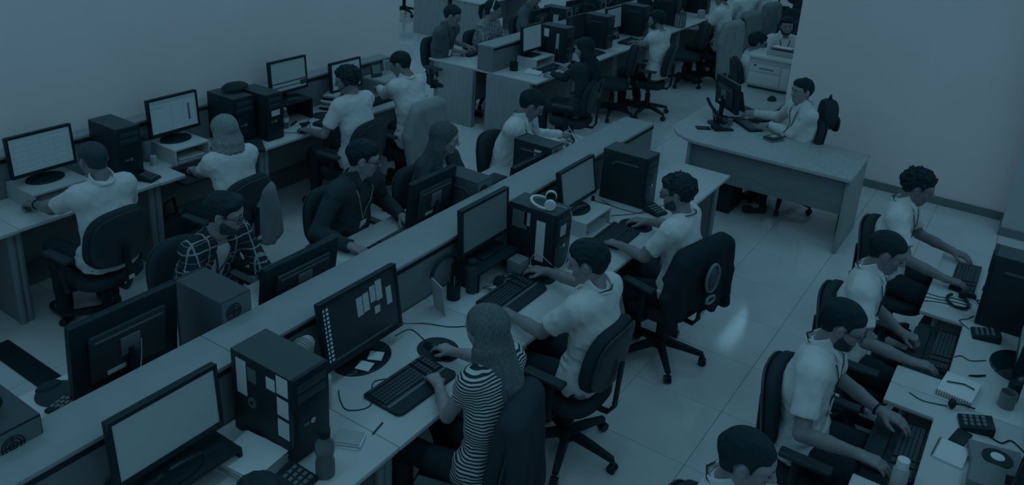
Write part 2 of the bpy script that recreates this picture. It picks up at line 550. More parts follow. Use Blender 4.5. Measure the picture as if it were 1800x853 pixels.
def person(label, head, yaw, hy=0.0, hp=-12.0, hr=0.0, sc=1.0, sex='m', hands=None, hair='short', hair_t=0.07, beard=0, glasses=False,
           skin=0.52, sleeve='short', shirt=None, lanyard=True, headset=None, belly=0.0, side=0.0, pz=0.565, collar=True, lod=1.0,
           legs=True, group='people at work in the office', under=None, lany=None, watch=None, lean=0.02):
    """head = centre of the head; yaw = facing (degrees, 90 = +Y); hands = {'L': (x, y, z, yaw, curl)}"""
    shirt = shirt or cloth_mat(0.95)
    hands = hands or {}
    ya = math.radians(yaw)
    f = V3(math.cos(ya), math.sin(ya), 0); r = V3(f[1], -f[0], 0); up = V3(0, 0, 1)
    _k = (CAM_H - head[2] - 0.05) / (CAM_H - head[2])
    Hc = V3(head[0] * _k, head[1] * _k, head[2] + 0.05)      # upright sitting height
    ha, hpp, hrr = math.radians(yaw + hy), math.radians(hp), math.radians(hr)
    hf = V3(math.cos(ha) * math.cos(hpp), math.sin(ha) * math.cos(hpp), math.sin(hpp))
    hx = nrm(np.cross(hf, up)); hu = np.cross(hx, hf)
    hx, hu = hx * math.cos(hrr) + hu * math.sin(hrr), hu * math.cos(hrr) - hx * math.sin(hrr)
    fem = sex == 'f'
    w = (0.90 if fem else 1.0) * sc
    hs = (0.96 if fem else 1.0) * (0.5 + 0.5 * sc)
    def hp_(x, y, z): return Hc + (hx * x + hf * y + hu * z) * hs
    T = hp_(0, -0.018, -0.07)
    N = T - up * 0.066 * sc - f * 0.030
    dz = N[2] - pz
    L = 0.535 * sc
    hor = math.sqrt(max(L * L - dz * dz, 0.0004)) if lean is None else lean
    Pv = V3(N[0], N[1], pz) - f * hor + r * side
    sp = nrm(N - Pv)
    g = nrm(f - sp * (f @ sp))                 # body front, square to the spine
    S = N - sp * 0.020
    Md = (N + Pv) / 2 - f * 0.025
    J = {'R': S + r * 0.170 * w - sp * 0.042 + f * 0.012, 'L': S - r * 0.170 * w - sp * 0.042 + f * 0.012}
    l1, l2 = 0.285 * sc, 0.255 * sc
    arm = {}
    for sd, sg in (('R', 1), ('L', -1)):
        if sd in hands:
            hx_, hy_, hz_, hyaw, curl = hands[sd][:5]
            q = math.radians(hyaw)
            tilt = hands[sd][5] if len(hands[sd]) > 5 else -0.12
            d = nrm(V3(math.cos(q), math.sin(q), tilt))
            Wp = V3(hx_, hy_, hz_) - d * 0.09 * sc
        else:
            d = nrm(f * 0.95 - r * sg * 0.3 - up * 0.1); curl = 0.35
            Wp = S + f * 0.36 + r * sg * 0.12; Wp[2] = 0.785
        pole = -up * 0.75 + r * sg * 0.55 - f * 0.35
        E = ik(J[sd], Wp, l1, l2, pole)
        n = nrm(-up + d * (d @ up)) if len(hands.get(sd, ())) < 7 else nrm(r * -sg)
        n = nrm(n - d * (n @ d))
        thumb_side = nrm(np.cross(n, d)) * (1 if sd == 'R' else -1)
        # right hand palm down: thumb points to the body's left
        if (thumb_side @ (-r * sg)) < 0 and len(hands.get(sd, ())) < 7: thumb_side = -thumb_side
        arm[sd] = (J[sd], E, Wp, d, n, thumb_side, curl)
    hip = {'R': Pv + r * 0.092 * w, 'L': Pv - r * 0.092 * w}
    leg = {}
    for sd, sg in (('R', 1), ('L', -1)):
        K = hip[sd] + f * 0.415 * sc + r * sg * 0.05; K[2] = 0.535 * sc
        A = K - f * (0.03 + 0.06 * (sg > 0)) + r * sg * 0.01; A[2] = 0.095
        leg[sd] = (hip[sd], K, A)
    root = thing('person', label, 'person', (round(float(Pv[0]), 4), round(float(Pv[1]), 4), 0.0), 0, group)
    O = V3(root.location.x, root.location.y, 0)
    flat = (g, 0.66 + belly)
    h = 0.0105 * lod
    pts = [Pv, N, S] + [q for a in arm.values() for q in a[:3]] + ([q for l_ in leg.values() for q in l_] if legs else [])
    lo = np.min(pts, 0) - 0.24; hi = np.max(pts, 0) + 0.22
    if legs: lo[2] = 0.0
    # --- body, skin
    parts = []
    fl = Field(lo, hi, h * 1.1)
    fl.cone(S - sp * 0.125, Md, 0.135 * w, 0.125 * w, 0.03, flat)
    fl.cone(Md, Pv + sp * 0.04, 0.125 * w, 0.125 * w, 0.03, flat)
    fl.cone(hip['R'], hip['L'], 0.10 * w, 0.10 * w, 0.03)
    fl.cone(J['R'] - r * 0.03, J['L'] + r * 0.03, 0.045, 0.045, 0.05)
    fl.cone(N - sp * 0.03, T, 0.058 * w, 0.052 * w, 0.03)
    for sd in 'RL':
        a, E, Wp, d, n, ts, cu = arm[sd]
        fl.cone(a, E, 0.047 * w, 0.038 * w, 0.02)
        fl.cone(E, (E + Wp) / 2, 0.038 * w, 0.037 * w, 0.01)
        fl.cone((E + Wp) / 2, Wp, 0.037 * w, 0.0265 * w, 0.01)
        if legs:
            a, K, A = leg[sd]
            fl.cone(a, K, 0.078 * w, 0.055 * w, 0.03)
            fl.cone(K, A, 0.055 * w, 0.036 * w, 0.02)
            fl.cone(A, A + f * 0.12 - up * 0.05, 0.036, 0.03, 0.02)
    V, Q = nets(fl); parts.append((V, Q, 0))
    for sd in 'RL':
        a, E, Wp, d, n, ts, cu = arm[sd]
        c = Wp + d * 0.08
        fh = Field(c - 0.155 * sc, c + 0.155 * sc, 0.0042 * max(lod, 1.0))
        fh.cone(Wp - nrm(Wp - E) * 0.05, Wp, 0.0285 * w, 0.0262 * w, 0.01)
        hand_prims(fh, Wp, d, n, ts, cu, sc * (0.93 if fem else 1.0))
        V, Q = nets(fh); parts.append((V, Q, 0))
    # --- head
    hh = 0.0052 * max(lod, 0.9)
    A3 = [hx, hf, hu]
    fd = Field(Hc - 0.19, Hc + 0.19, hh)
    fd.ell(hp_(0, -0.014, 0.030), np.array((0.077, 0.098, 0.088)) * hs, A3, 0.02)
    fd.cone(hp_(0, 0.022, 0.015), hp_(0, 0.040, -0.070), 0.066 * hs, 0.040 * hs, 0.03, (hx, 0.98))
    fd.cone(hp_(0.050, 0.000, -0.045), hp_(0.012, 0.062, -0.092), 0.024 * hs, 0.018 * hs, 0.03)
    fd.cone(hp_(-0.050, 0.000, -0.045), hp_(-0.012, 0.062, -0.092), 0.024 * hs, 0.018 * hs, 0.03)
    fd.cone(hp_(-0.036, 0.068, 0.026), hp_(0.036, 0.068, 0.026), 0.020 * hs, 0.020 * hs, 0.02)
    for sg in (-1, 1):
        fd.cone(hp_(sg * 0.042, 0.056, -0.020), hp_(sg * 0.03, 0.062, -0.045), 0.022 * hs, 0.02 * hs, 0.02)
    fd.cone(T - up * 0.05, hp_(0, -0.02, -0.03), 0.056 * w, 0.056 * w, 0.03)
    base = fd.F.copy()
    for sg in (-1, 1):
        fd.ell(hp_(sg * 0.031, 0.098, 0.006), np.array((0.020, 0.018, 0.013)) * hs, A3, 0.012, 'sub')
    fd.cone(hp_(0, 0.088, 0.018), hp_(0, 0.109, -0.024), 0.0085 * hs, 0.0130 * hs, 0.010)
    for sg in (-1, 1):
        fd.cone(hp_(sg * 0.012, 0.096, -0.028), hp_(sg * 0.013, 0.092, -0.028), 0.009 * hs, 0.008 * hs, 0.006)
        fd.ell(hp_(sg * 0.083, -0.004, -0.006), np.array((0.011, 0.021, 0.033)) * hs, [nrm(hx + hf * sg * 0.35), nrm(hf - hx * sg * 0.35 + hu * 0.15), hu], 0.006)
        fd.ell(hp_(sg * 0.093, 0.004, -0.004), np.array((0.006, 0.011, 0.017)) * hs, A3, 0.004, 'sub')
    fd.cone(hp_(-0.020, 0.086, -0.052), hp_(0.020, 0.086, -0.052), 0.0085 * hs, 0.0085 * hs, 0.006)
    fd.cone(hp_(-0.016, 0.085, -0.065), hp_(0.016, 0.085, -0.065), 0.0095 * hs, 0.0095 * hs, 0.006)
    fd.cone(hp_(-0.022, 0.102, -0.0585), hp_(0.022, 0.102, -0.0585), 0.0035 * hs, 0.0035 * hs, 0.004, None, 'sub')
    V, Q = nets(fd); parts.append((V, Q, 0))
    mesh_from('body', parts, [skin_mat(skin)], O, root)
    for sg in (-1, 1):
        e = MB(); e.ball(tuple(hp_(sg * 0.031, 0.0745, 0.006) - O), 0.0125 * hs, 10)
        eo = e.build('eye', M_eye, root)
        e = MB(); e.ball(tuple(hp_(sg * 0.031, 0.0835, 0.005) - O), 0.0058 * hs, 8); e.build('iris', M_iris, eo)
        e = MB()
        e.tube([tuple(hp_(sg * x, y, z) - O) for x, y, z in ((0.012, 0.0935, 0.026), (0.028, 0.0925, 0.0315), (0.047, 0.079, 0.026))], [0.0035, 0.0045, 0.003], 6)
        e.build('eyebrow', hair_mat(hair_t), root)
    # --- hair
    Fh = Field(Hc - 0.19, Hc + 0.19, hh)
    x, y, z = Fh.coords()
    dx, dy, dz_ = x - Hc[0], y - Hc[1], z - Hc[2]
    lx = (dx * hx[0] + dy * hx[1] + dz_ * hx[2]) / hs
    ly = (dx * hf[0] + dy * hf[1] + dz_ * hf[2]) / hs
    lz = (dx * hu[0] + dy * hu[1] + dz_ * hu[2]) / hs
    sd_ = label.__hash__() if False else sum(map(ord, label)) % 97
    if hair == 'curly':
        tuft = 1.5 * vnoise(lx * 62 + sd_, ly * 62, lz * 62) + 0.8 * vnoise(lx * 120, ly * 120 + sd_, lz * 120)
    else:       # combed back: stretched along the head
        tuft = 1.2 * vnoise(lx * 75 + sd_, ly * 22, lz * 30) + 0.6 * vnoise(lx * 150, ly * 40 + sd_, lz * 60)
    line = 0.070 + (ly - 0.09) * 0.86 + 0.030 * np.clip((np.abs(lx) - 0.045) / 0.03, 0, 1) * np.clip((ly - 0.02) / 0.03, 0, 1) - 0.045 * np.exp(-((ly - 0.022) / 0.010) ** 2) * (np.abs(lx) > 0.05)                                # hairline from brow to nape
    side_cut = np.maximum(line - lz, 0) if False else line - lz
    ear = np.sqrt((ly + 0.004) ** 2 + ((lz + 0.006) * 0.8) ** 2) - 0.031    # keep the ears free
    def put_hair(F, name='hair', mt=None):
        Fh.F = F.astype(np.float32)
        V, Q = nets(Fh)
        return mesh_from(name, [(V, Q, 0)], [mt or hair_mat(hair_t)], O, root)
    if hair in ('short', 'quiff', 'curly', 'crop', 'buzz'):
        th = {'short': 0.011, 'quiff': 0.010, 'curly': 0.017, 'crop': 0.007, 'buzz': 0.0035}[hair]
        tn = th * np.clip(0.35 + (lz + 0.05) / 0.09, 0.25, 1.0)
        if hair in ('quiff', 'short'):
            tn = tn + (0.024 if hair == 'quiff' else 0.008) * np.exp(-((ly - 0.055) / 0.04) ** 2 - ((lz - 0.09) / 0.04) ** 2)
        amp = {'short': 0.0040, 'quiff': 0.0045, 'curly': 0.0070, 'crop': 0.0022, 'buzz': 0.0002}[hair]
        tn = tn * np.clip(0.22 + (lz - line) / 0.028, 0.2, 1.0)
        F = base - tn * hs + amp * tuft * np.clip((lz - line) / 0.03, 0.1, 1)
        F = np.maximum(F, side_cut + 0.006 * tuft * (hair != 'buzz'))
        F = np.maximum(F, -ear)
        put_hair(F, 'hair')
    elif hair == 'balding':
        tn = 0.009 * np.clip((0.055 - lz) / 0.04, 0.08, 1.0) + 0.002
        F = np.maximum(np.maximum(base - tn * hs + 0.0012 * tuft, side_cut), -ear)
        put_hair(F)
    elif hair in ('long', 'tied', 'bob'):
        line2 = 0.075 + (ly - 0.085) * (1.7 if hair != 'tied' else 1.1)
        if hair == 'tied':
            F = np.maximum(base - 0.012 * hs + 0.0015 * tuft, line2 - lz)
            F = np.maximum(F, -ear)
            put_hair(F, 'hair')
        # falling hair: its own field
        if hair != 'tied':
            Ld = 0.36 if hair == 'long' else 0.13
            lo2 = Hc + V3(-0.24, -0.24, -0.14 - Ld * 1.12); hi2 = Hc + V3(0.24, 0.24, 0.17)
            F2 = Field(lo2, hi2, 0.0062 * max(lod, 0.9))
            bk = -(hf * V3(1, 1, 0)); bk = nrm(bk); sx_ = nrm(hx * V3(1, 1, 0))
            F2.ell(hp_(0, -0.016, 0.030), np.array((0.090, 0.112, 0.101)) * hs, A3, 0.01)
            x2, y2, z2 = F2.coords()
            qy = ((x2 - Hc[0]) * hf[0] + (y2 - Hc[1]) * hf[1] + (z2 - Hc[2]) * hf[2]) / hs
            qz = ((x2 - Hc[0]) * hu[0] + (y2 - Hc[1]) * hu[1] + (z2 - Hc[2]) * hu[2]) / hs
            F2.F = np.maximum(F2.F, (0.075 + (qy - 0.085) * 1.45 - qz).astype(np.float32))
            for a_ in np.linspace(-1.5, 1.5, 13):
                dr = bk * math.cos(a_) + sx_ * math.sin(a_)
                p0 = hp_(0, -0.02, 0.055) + dr * 0.062 * hs
                p1 = Hc + dr * (0.098 if hair == 'bob' else 0.094) * hs - up * 0.065 + bk * 0.012
                jl = Ld * (0.92 + 0.10 * math.sin(a_ * 7 + sd_)) * (1.0 if abs(a_) < 1.3 else 0.86)
                p2 = p1 - up * jl * 0.5 + dr * 0.012 + bk * (0.065 if hair == 'long' else 0.0)*max(math.cos(a_),0.2)
                p3 = p1 - up * jl + dr * (0.012 if hair == 'long' else -0.012) + bk * (0.120 if hair == 'long' else 0.0)*max(math.cos(a_),0.2)
                F2.cone(p0, p1, 0.022, 0.024, 0.012)
                F2.cone(p1, p2, 0.024, 0.022, 0.012)
                F2.cone(p2, p3, 0.023, 0.013, 0.010)
            x2, y2, z2 = F2.coords()
            ang = np.arctan2((x2 - Hc[0]) * sx_[0] + (y2 - Hc[1]) * sx_[1], (x2 - Hc[0]) * bk[0] + (y2 - Hc[1]) * bk[1])
            F2.F = F2.F + (0.0042 * vnoise(ang * 9 + 1.5 * np.sin(z2 * 12 + sd_), z2 * 5 + 0 * ang, 0 * ang + 3.3) + 0.0036 * vnoise(ang * 21 + sd_ + 20, z2 * 7 + 0 * ang, 0 * ang + 7.7)).astype(np.float32)
            V, Q = nets(F2)
            mesh_from('hair', [(V, Q, 0)], [hair_mat(hair_t)], O, root)
        else:
            e = MB(); c_ = hp_(0, -0.115, 0.02) - O
            e.tube([tuple(c_), tuple(c_ - hf * 0.05 - up * 0.03), tuple(c_ - hf * 0.06 - up * 0.12), tuple(c_ - hf * 0.04 - up * 0.22)], [0.025, 0.032, 0.026, 0.006], 12)
            e.build('ponytail', hair_mat(hair_t), root)
    if beard:
        keep = np.maximum(lz + 0.018 + 0.55 * (ly - 0.010) + 0.004 * tuft, -(ly - 0.006))
        keep = np.maximum(keep, np.where(ly > 0.078, lz + 0.037, -1))
        lips = np.sqrt((lx * 0.75) ** 2 + ((lz + 0.0585)) ** 2) - 0.0135
        F = base - (0.0015 + (0.001 + 0.006 * beard) * np.clip(-keep / 0.02, 0, 1)) + 0.0010 * tuft * beard
        F = np.maximum(np.maximum(F, keep), -0.105 - lz)
        F = np.maximum(F, np.where(ly > 0.05, -lips, -1))
        put_hair(F, 'beard', hair_mat(hair_t + 0.12))
    # --- garments
    k = 0.012
    ws = w
    lo3 = np.min([Pv, N] + [q for a in arm.values() for q in a[:3]], 0) - 0.2; hi3 = np.max([Pv, N] + [q for a in arm.values() for q in a[:3]], 0) + 0.16
    lo3[2] = max(Pv[2] - 0.13, 0.3)
    fs = Field(lo3, hi3, h * 0.86)
    flS = (g, 0.70 + belly)
    wst = (0.163 if not fem else 0.146) * ws + belly * 0.1
    fs.cone(S - sp * 0.128, Md, 0.155 * ws, wst, 0.04, flS)
    fs.cone(Md, Pv + sp * 0.02, wst, 0.168 * ws, 0.04, flS)
    if belly: fs.ell(Md + g * 0.05 - sp * 0.06, (0.14, 0.12, 0.14), [r, g, sp], 0.05)
    fs.cone(hip['R'] + sp * 0.035, hip['L'] + sp * 0.035, 0.112 * ws, 0.112 * ws, 0.06)
    fs.cone(J['R'] - r * 0.035 - sp * 0.01, J['L'] + r * 0.035 - sp * 0.01, 0.054, 0.054, 0.07)
    for sg, sd in ((1, 'R'), (-1, 'L')):
        fs.cone(N + r * sg * 0.045 - sp * 0.048, J[sd] - r * sg * 0.02 - sp * 0.004, 0.050, 0.052, 0.07, (g, 0.95))
        fs.cone(J[sd] - r * sg * 0.045 - sp * 0.02, Md + r * sg * 0.075, 0.060, 0.075, 0.06, (g, 0.9))
    if fem:
        for sg in (-1, 1):
            fs.ell(S - sp * 0.14 + g * 0.085 + r * sg * 0.07, (0.07, 0.06, 0.07), [r, g, sp], 0.05)
    for sd in 'RL':
        a, E, Wp, d, n, ts, cu = arm[sd]
        u = nrm(E - a)
        if sleeve == 'short':
            e_ = a + u * 0.72 * np.linalg.norm(E - a)
            fs.cone(a + u * 0.02, e_ + u * 0.04, 0.059 * ws, 0.061 * ws, 0.05, None, 'u', (e_, u))
        elif sleeve == 'cap':
            e_ = a + u * 0.32 * np.linalg.norm(E - a)
            fs.cone(a, e_ + u * 0.04, 0.058 * ws, 0.060 * ws, 0.03, None, 'u', (e_, u))
        else:
            fs.cone(a, E, 0.060 * ws, 0.053 * ws, 0.03)
            fs.cone(E, (E + Wp) / 2, 0.053 * ws, 0.047 * ws, 0.02)
            u2 = nrm(Wp - E); e_ = Wp + u2 * 0.0
            fs.cone((E + Wp) / 2, e_ + u2 * 0.03, 0.047 * ws, 0.039 * ws, 0.01, None, 'u', (e_, u2))
    X_, Y_, Z_ = fs.coords()
    al = (X_ - O[0]) * r[0] + (Y_ - O[1]) * r[1]; be = (X_ - O[0]) * f[0] + (Y_ - O[1]) * f[1]
    zz = Z_ + 0 * X_ + 0 * Y_
    low = np.clip((N[2] - 0.18 - zz) / 0.25, 0.15, 1.0)
    w1 = vnoise(al * 9 + be * 4 + sd_, be * 9 - al * 3 + 5, zz * 26 + al * 8)
    w2 = vnoise(al * 26 + zz * 9 + sd_, be * 26 + 9, zz * 11 - al * 6)
    k_f = 1.0 if sleeve != 'long' else 1.25
    fs.F = fs.F + (k_f * (0.0085 * low * (np.abs(w1) * 2 - 0.7) + 0.005 * (np.abs(w2) * 2 - 0.7))).astype(np.float32)
    fs.plane_max(Pv - sp * 0.055, -sp)
    # neck opening
    fs.cone(N + up * 0.02 + g * 0.03, T + up * 0.05 + g * 0.05, 0.058 * w, 0.10 * w, 0.012, None, 'sub')
    if under is not None:      # an open shirt shows the tee below
        fs.cone(N + g * 0.10, Md + g * 0.15, 0.050, 0.075, 0.008, None, 'sub')
    V, Q = nets(fs)
    mesh_from('shirt', [(V, Q, 0)], [shirt], O, root)
    if under is not None:
        fu = Field(lo3, hi3, h)
        fu.cone(S - sp * 0.125, Md, 0.146 * ws, 0.140 * ws + belly * 0.1, 0.04, flS)
        fu.cone(Md, Pv + sp * 0.05, 0.140 * ws + belly * 0.1, 0.14 * ws, 0.04, flS)
        fu.cone(N + up * 0.02 + g * 0.03, T + up * 0.05 + g * 0.05, 0.060 * w, 0.10 * w, 0.012, None, 'sub')
        fu.folds(0.003, 20, 1.0)
        V, Q = nets(fu); mesh_from('undershirt', [(V, Q, 0)], [under], O, root)
    if legs:
        lo4 = np.min([q for l_ in leg.values() for q in l_], 0) - 0.17; hi4 = np.max([q for l_ in leg.values() for q in l_], 0) + 0.17
        lo4[2] = 0.03
        ft = Field(lo4, hi4, h * 1.15)
        ft.cone(hip['R'], hip['L'], 0.096 * w, 0.096 * w, 0.02)
        for sd in 'RL':
            a, K, A = leg[sd]
            ft.cone(a, K, 0.090 * w, 0.068 * w, 0.03)
            ft.cone(K, A, 0.066 * w, 0.052 * w, 0.03)
        ft.folds(0.004, 22, sd_)
        V, Q = nets(ft)
        mesh_from('trousers', [(V, Q, 0)], [M_trouser], O, root)
        for sd in 'RL':
            a, K, A = leg[sd]
            fsn = Field(A - 0.16 + f * 0.06, A + 0.16 + f * 0.06, 0.009)
            t_ = A + f * 0.15; t_[2] = 0.045
            b_ = A - f * 0.03; b_[2] = 0.045
            fsn.cone(b_, t_, 0.042, 0.038, 0.02); fsn.cone(A, b_, 0.042, 0.04, 0.03)
            fsn.plane_max((0, 0, 0.006), (0, 0, -1))
            V, Q = nets(fsn); mesh_from('shoe', [(V, Q, 0)], [M_shoe], O, root)
    if collar:
        fc = Field(N - 0.15, N + 0.15, 0.0052 * max(lod, 1.0))
        c0, c1 = N - sp * 0.005 + g * 0.002, N + sp * 0.052 - g * 0.004
        fc.cone(c0 - sp * 0.02, c1 + sp * 0.03, 0.086 * w, 0.070 * w, 0.004, None, 'u', (c1, nrm(sp - g * 0.55)))
        fc.plane_max(c0, -sp)
        fc.cone(c0 - sp * 0.05, c1 + sp * 0.05, 0.074 * w, 0.060 * w, 0.003, None, 'sub')
        fc.cone(N + g * 0.075 - sp * 0.06, N + g * 0.09 + sp * 0.07, 0.020, 0.040, 0.004, None, 'sub')
        for sg in (-1, 1):
            fc.cone(N + g * 0.068 + r * sg * 0.040 + sp * 0.014, S + g * 0.108 + r * sg * 0.054 - sp * 0.014, 0.020, 0.008, 0.008, (nrm(g + r * sg * 0.5 + sp * 0.3), 0.45))
        V, Q = nets(fc)
        mesh_from('collar', [(V, Q, 0)], [shirt], O, root)
    if lanyard:
        e = MB()
        def surf(p0, d_):
            d_ = nrm(d_)
            last = 0.0
            for q_ in np.arange(0.0, 0.32, 0.004):
                ii = np.round((p0 + d_ * q_ - fs.o) / fs.h).astype(int)
                if np.any(ii < 0) or np.any(ii >= fs.n): break
                if fs.F[ii[0], ii[1], ii[2]] < 0: last = q_
                elif under is not None:
                    jj = np.round((p0 + d_ * q_ - fu.o) / fu.h).astype(int)
                    if np.all(jj >= 0) and np.all(jj < fu.n) and fu.F[jj[0], jj[1], jj[2]] < 0: last = q_
            return p0 + d_ * (last + 0.009)
        for sg in (-1, 1):
            seg = [N - g * 0.078 * w + sp * 0.020, N + r * sg * 0.058 * w - g * 0.055 + sp * 0.018, N + r * sg * 0.082 * w - g * 0.005 + sp * 0.006]
            for hh_, kk in ((0.035, 0.66), (0.075, 0.50), (0.12, 0.36), (0.17, 0.22), (0.22, 0.10), (0.262, 0.0)):
                seg.append(surf(S - sp * hh_, g + r * sg * kk))
            e.tube([tuple(p - O) for p in seg], 0.0050, 6, flat=0.6)
        tip = surf(S - sp * 0.262, g)
        lo_ = e.build('lanyard', lany or M_lany, root)
        e = MB(); c_ = tip + g * 0.006 - sp * 0.045 - O
        ang = math.atan2(g[1], g[0]) - PI / 2
        e.box(tuple(c_), (0.054, 0.004, 0.085), ang, rx=-math.atan2(sp @ f, sp[2]))
        e.build('badge', M_sticker, lo_, bevel=0.001)
    if watch:
        a, E, Wp, d, n, ts, cu = arm[watch]
        u = nrm(Wp - E); c_ = Wp - u * 0.015 - O
        v1 = nrm(np.cross(u, up)); v2 = np.cross(u, v1)
        e = MB(); e.tube([tuple(c_ + v1 * 0.031 * w * math.cos(q_) + v2 * 0.031 * w * math.sin(q_)) for q_ in np.linspace(0, 2 * PI, 19)[:-1]], 0.0055, 6, closed=True)
        e.build('wristband', M_black, root)
    if glasses:
        e = MB()
        for sg in (-1, 1):
            c_ = (sg * 0.033, 0.106, 0.002)
            ring = [tuple(hp_(c_[0] + 0.026 * math.cos(a_), c_[1] - 0.012 * abs(math.cos(a_)) * (1 if math.cos(a_) * sg > 0 else 0), c_[2] + 0.018 * math.sin(a_)) - O) for a_ in np.linspace(0, 2 * PI, 17)[:-1]]
            e.tube(ring, 0.0022, 6, closed=True)
            e.tube([tuple(hp_(sg * 0.060, 0.094, 0.008) - O), tuple(hp_(sg * 0.076, 0.055, 0.010) - O), tuple(hp_(sg * 0.084, 0.0, 0.012) - O), tuple(hp_(sg * 0.082, -0.012, -0.006) - O)], 0.0022, 6)
        e.tube([tuple(hp_(-0.008, 0.111, 0.006) - O), tuple(hp_(0.008, 0.111, 0.006) - O)], 0.0022, 6)
        e.build('glasses', M_lens, root)
    if headset is not None:
        e = MB()
        band = [tuple(hp_(0.097 * math.sin(a_), -0.012, 0.028 + 0.098 * math.cos(a_)) - O) for a_ in np.linspace(-1.75, 1.75, 15)]
        e.tube(band, 0.0075, 8, flat=1.4)
        hb = e.build('headset', headset, root)
        for sg in (-1, 1):
            e = MB(); c_ = hp_(sg * 0.095, -0.008, -0.002) - O
            e.ball(tuple(c_), (0.024, 0.028, 0.03), 12)
            e.build('ear_cup', headset, hb)
        e = MB(); e.tube([tuple(hp_(-0.1, 0.0, -0.02) - O), tuple(hp_(-0.09, 0.06, -0.055) - O), tuple(hp_(-0.045, 0.115, -0.065) - O)], 0.004, 6)
        e.build('microphone', headset, hb)
    return root
# ------------------------------------------------------------------ the setting
def struct(name, mb, m_, label, parent=None, bevel=0.0):
    o = mb.build(name, m_, parent, bevel)
    if parent is None: tag(o, label, None, None, 'structure')
    return o
floor = struct('floor', MB().b2(-1.5, 21.5, -3.0, 14.5, -0.12, -0.003), M_grout, 'pale polished square floor tiles across the office')
def project(x, y, z=0.0):
    v = Vector((x, y, z)) - Vector((0, 0, CAM_H))
    d = v.dot(_fw)
    return (900 + _f * v.dot(_r1) / d, 253 - _f * v.dot(_u1) / d, d) if d > 0.3 else (-9999, -9999, d)
tiles, rest = [], []
for i in range(-3, 36):
    for j in range(-6, 24):
        cx, cy = 0.28 + 0.6 * i + 0.3, -0.023 + 0.6 * j + 0.3
        if cx > 21.2 or cy > 14.2 or cx < -1.2 or cy < -2.7: continue
        px, py, d = project(cx, cy)
        seen = -80 < px < 1880 and -30 < py < 920
        (tiles if seen else rest).append((d, cx, cy))
tiles.sort()
rest += tiles[290:]; tiles = tiles[:290]
tm = MB().box((0, 0, -0.004), (0.5975, 0.5975, 0.008)).mesh('tile', M_floor, bevel=0.001, seg=1)
for d, cx, cy in tiles:
    o = new_obj('tile', tm, floor); o.location = (cx, cy, 0)
mb = MB()
for d, cx, cy in rest: mb.box((cx, cy, -0.004), (0.5975, 0.5975, 0.008))
tag(mb.build('tile_field', M_floor, floor), kind='stuff')

WT = 4.3
struct('wall_left', MB().b2(-1.5, 6.92, 6.02, 6.22, 0, WT), M_wall, 'plain white wall behind the left row of desks')
struct('wall_right', MB().b2(9.18, 9.36, -0.02, 2.31, 0, WT), M_wall, 'plain white wall behind the supervisor desk')
struct('wall_corner', MB().b2(8.77, 9.36, -3.0, -0.02, 0, WT), M_pillar, 'grey painted pillar at the right end of the white wall')
struct('baseboard_right', MB().b2(9.165, 9.18, -0.02, 2.31, 0, 0.085), M_base, 'dark skirting strip along the foot of the white wall')
struct('baseboard_corner', MB().b2(8.755, 8.77, -3.0, -0.02, 0, 0.085).b2(8.755, 9.165, -0.02, -0.005, 0, 0.085), M_base, 'dark skirting strip around the pillar')
struct('wall_far', MB().b2(21.3, 21.5, -3.0, 14.5, 0, WT), M_wall, 'white wall at the far end of the office')
struct('wall_side', MB().b2(-1.5, 21.5, 14.3, 14.5, 0, WT), M_wall, 'white wall beyond the farthest row of desks')

# ceiling lamp that mirrors in the floor of the aisle
M_lamp = mat('lamp_diffuser', 1.0, 0.5, 0.2, emit=9.0)
def ceiling_light(x, y, label, lx=1.25, ly=0.24):
    t = thing('ceiling_light', label, 'lamp', (x, y, CEIL), 0, 'louvred fluorescent lamps above the aisle')
    MB().b2(-lx / 2, lx / 2, -ly / 2, ly / 2, -0.02, 0).build('diffuser', M_lamp, t)
    MB().b2(-lx / 2 - .02, lx / 2 + .02, -ly / 2 - .02, ly / 2 + .02, 0.0, 0.06).build('housing', M_lgrey, t)
    for k in range(13):
        xx = -lx / 2 + lx * k / 12
        MB().b2(xx - 0.008, xx + 0.008, -ly / 2, ly / 2, -0.075, -0.02).build('louvre', M_metal, t)
    for k in (-1, 0, 1):
        MB().b2(-lx / 2, lx / 2, k * ly / 2 * 0.98 - 0.006, k * ly / 2 * 0.98 + 0.006, -0.075, -0.02).build('louvre_rail', M_metal, t)
ceiling_light(12.45, 3.27, 'louvred fluorescent ceiling lamp whose reflection shines on the aisle floor')

# partitions
def partition(label, x0, x1, y0, y1, top=1.05, seams=(), z0=0.0):
    t = thing('desk_partition', label, 'partition', ((x0 + x1) / 2, (y0 + y1) / 2, 0))
    hx, hy = (x1 - x0) / 2, (y1 - y0) / 2
    MB().b2(-hx, hx, -hy, hy, z0, top - 0.022).build('panel', M_parts, t)
    xs = [x0] + [q for q in seams if x0 < q < x1] + [x1]
    for a, b in zip(xs[:-1], xs[1:]):
        MB().b2(a - (x0 + x1) / 2 + 0.0015, b - (x0 + x1) / 2 - 0.0015, -hy - 0.008, hy + 0.008, top - 0.022, top).build('cap', M_part, t, bevel=0.003)
    MB().b2(-hx, hx, -hy - 0.006, -hy, top - 0.05, top - 0.024).build('rail', M_black, t)
    return t
CX = [0.2, 1.26, 2.33, 3.395, 4.46, 5.525, 6.59]
LX = [0.27, 1.32, 2.375, 3.42, 4.47, 5.53, 6.6]
RX = [1.16, 2.21, 3.26, 4.31, 5.36, 6.41]
FX = [7.79, 8.86, 9.92, 10.98, 12.05, 13.1, 14.17, 15.2]
partition('long grey desk partition with a wide pale cap running between the two central rows', 0.2, 6.54, 2.735, 3.0, seams=[2.06, 4.3])
partition('grey desk partition against the white wall behind the left row', 0.27, 6.6, 5.885, 6.0, seams=[2.375, 4.47])
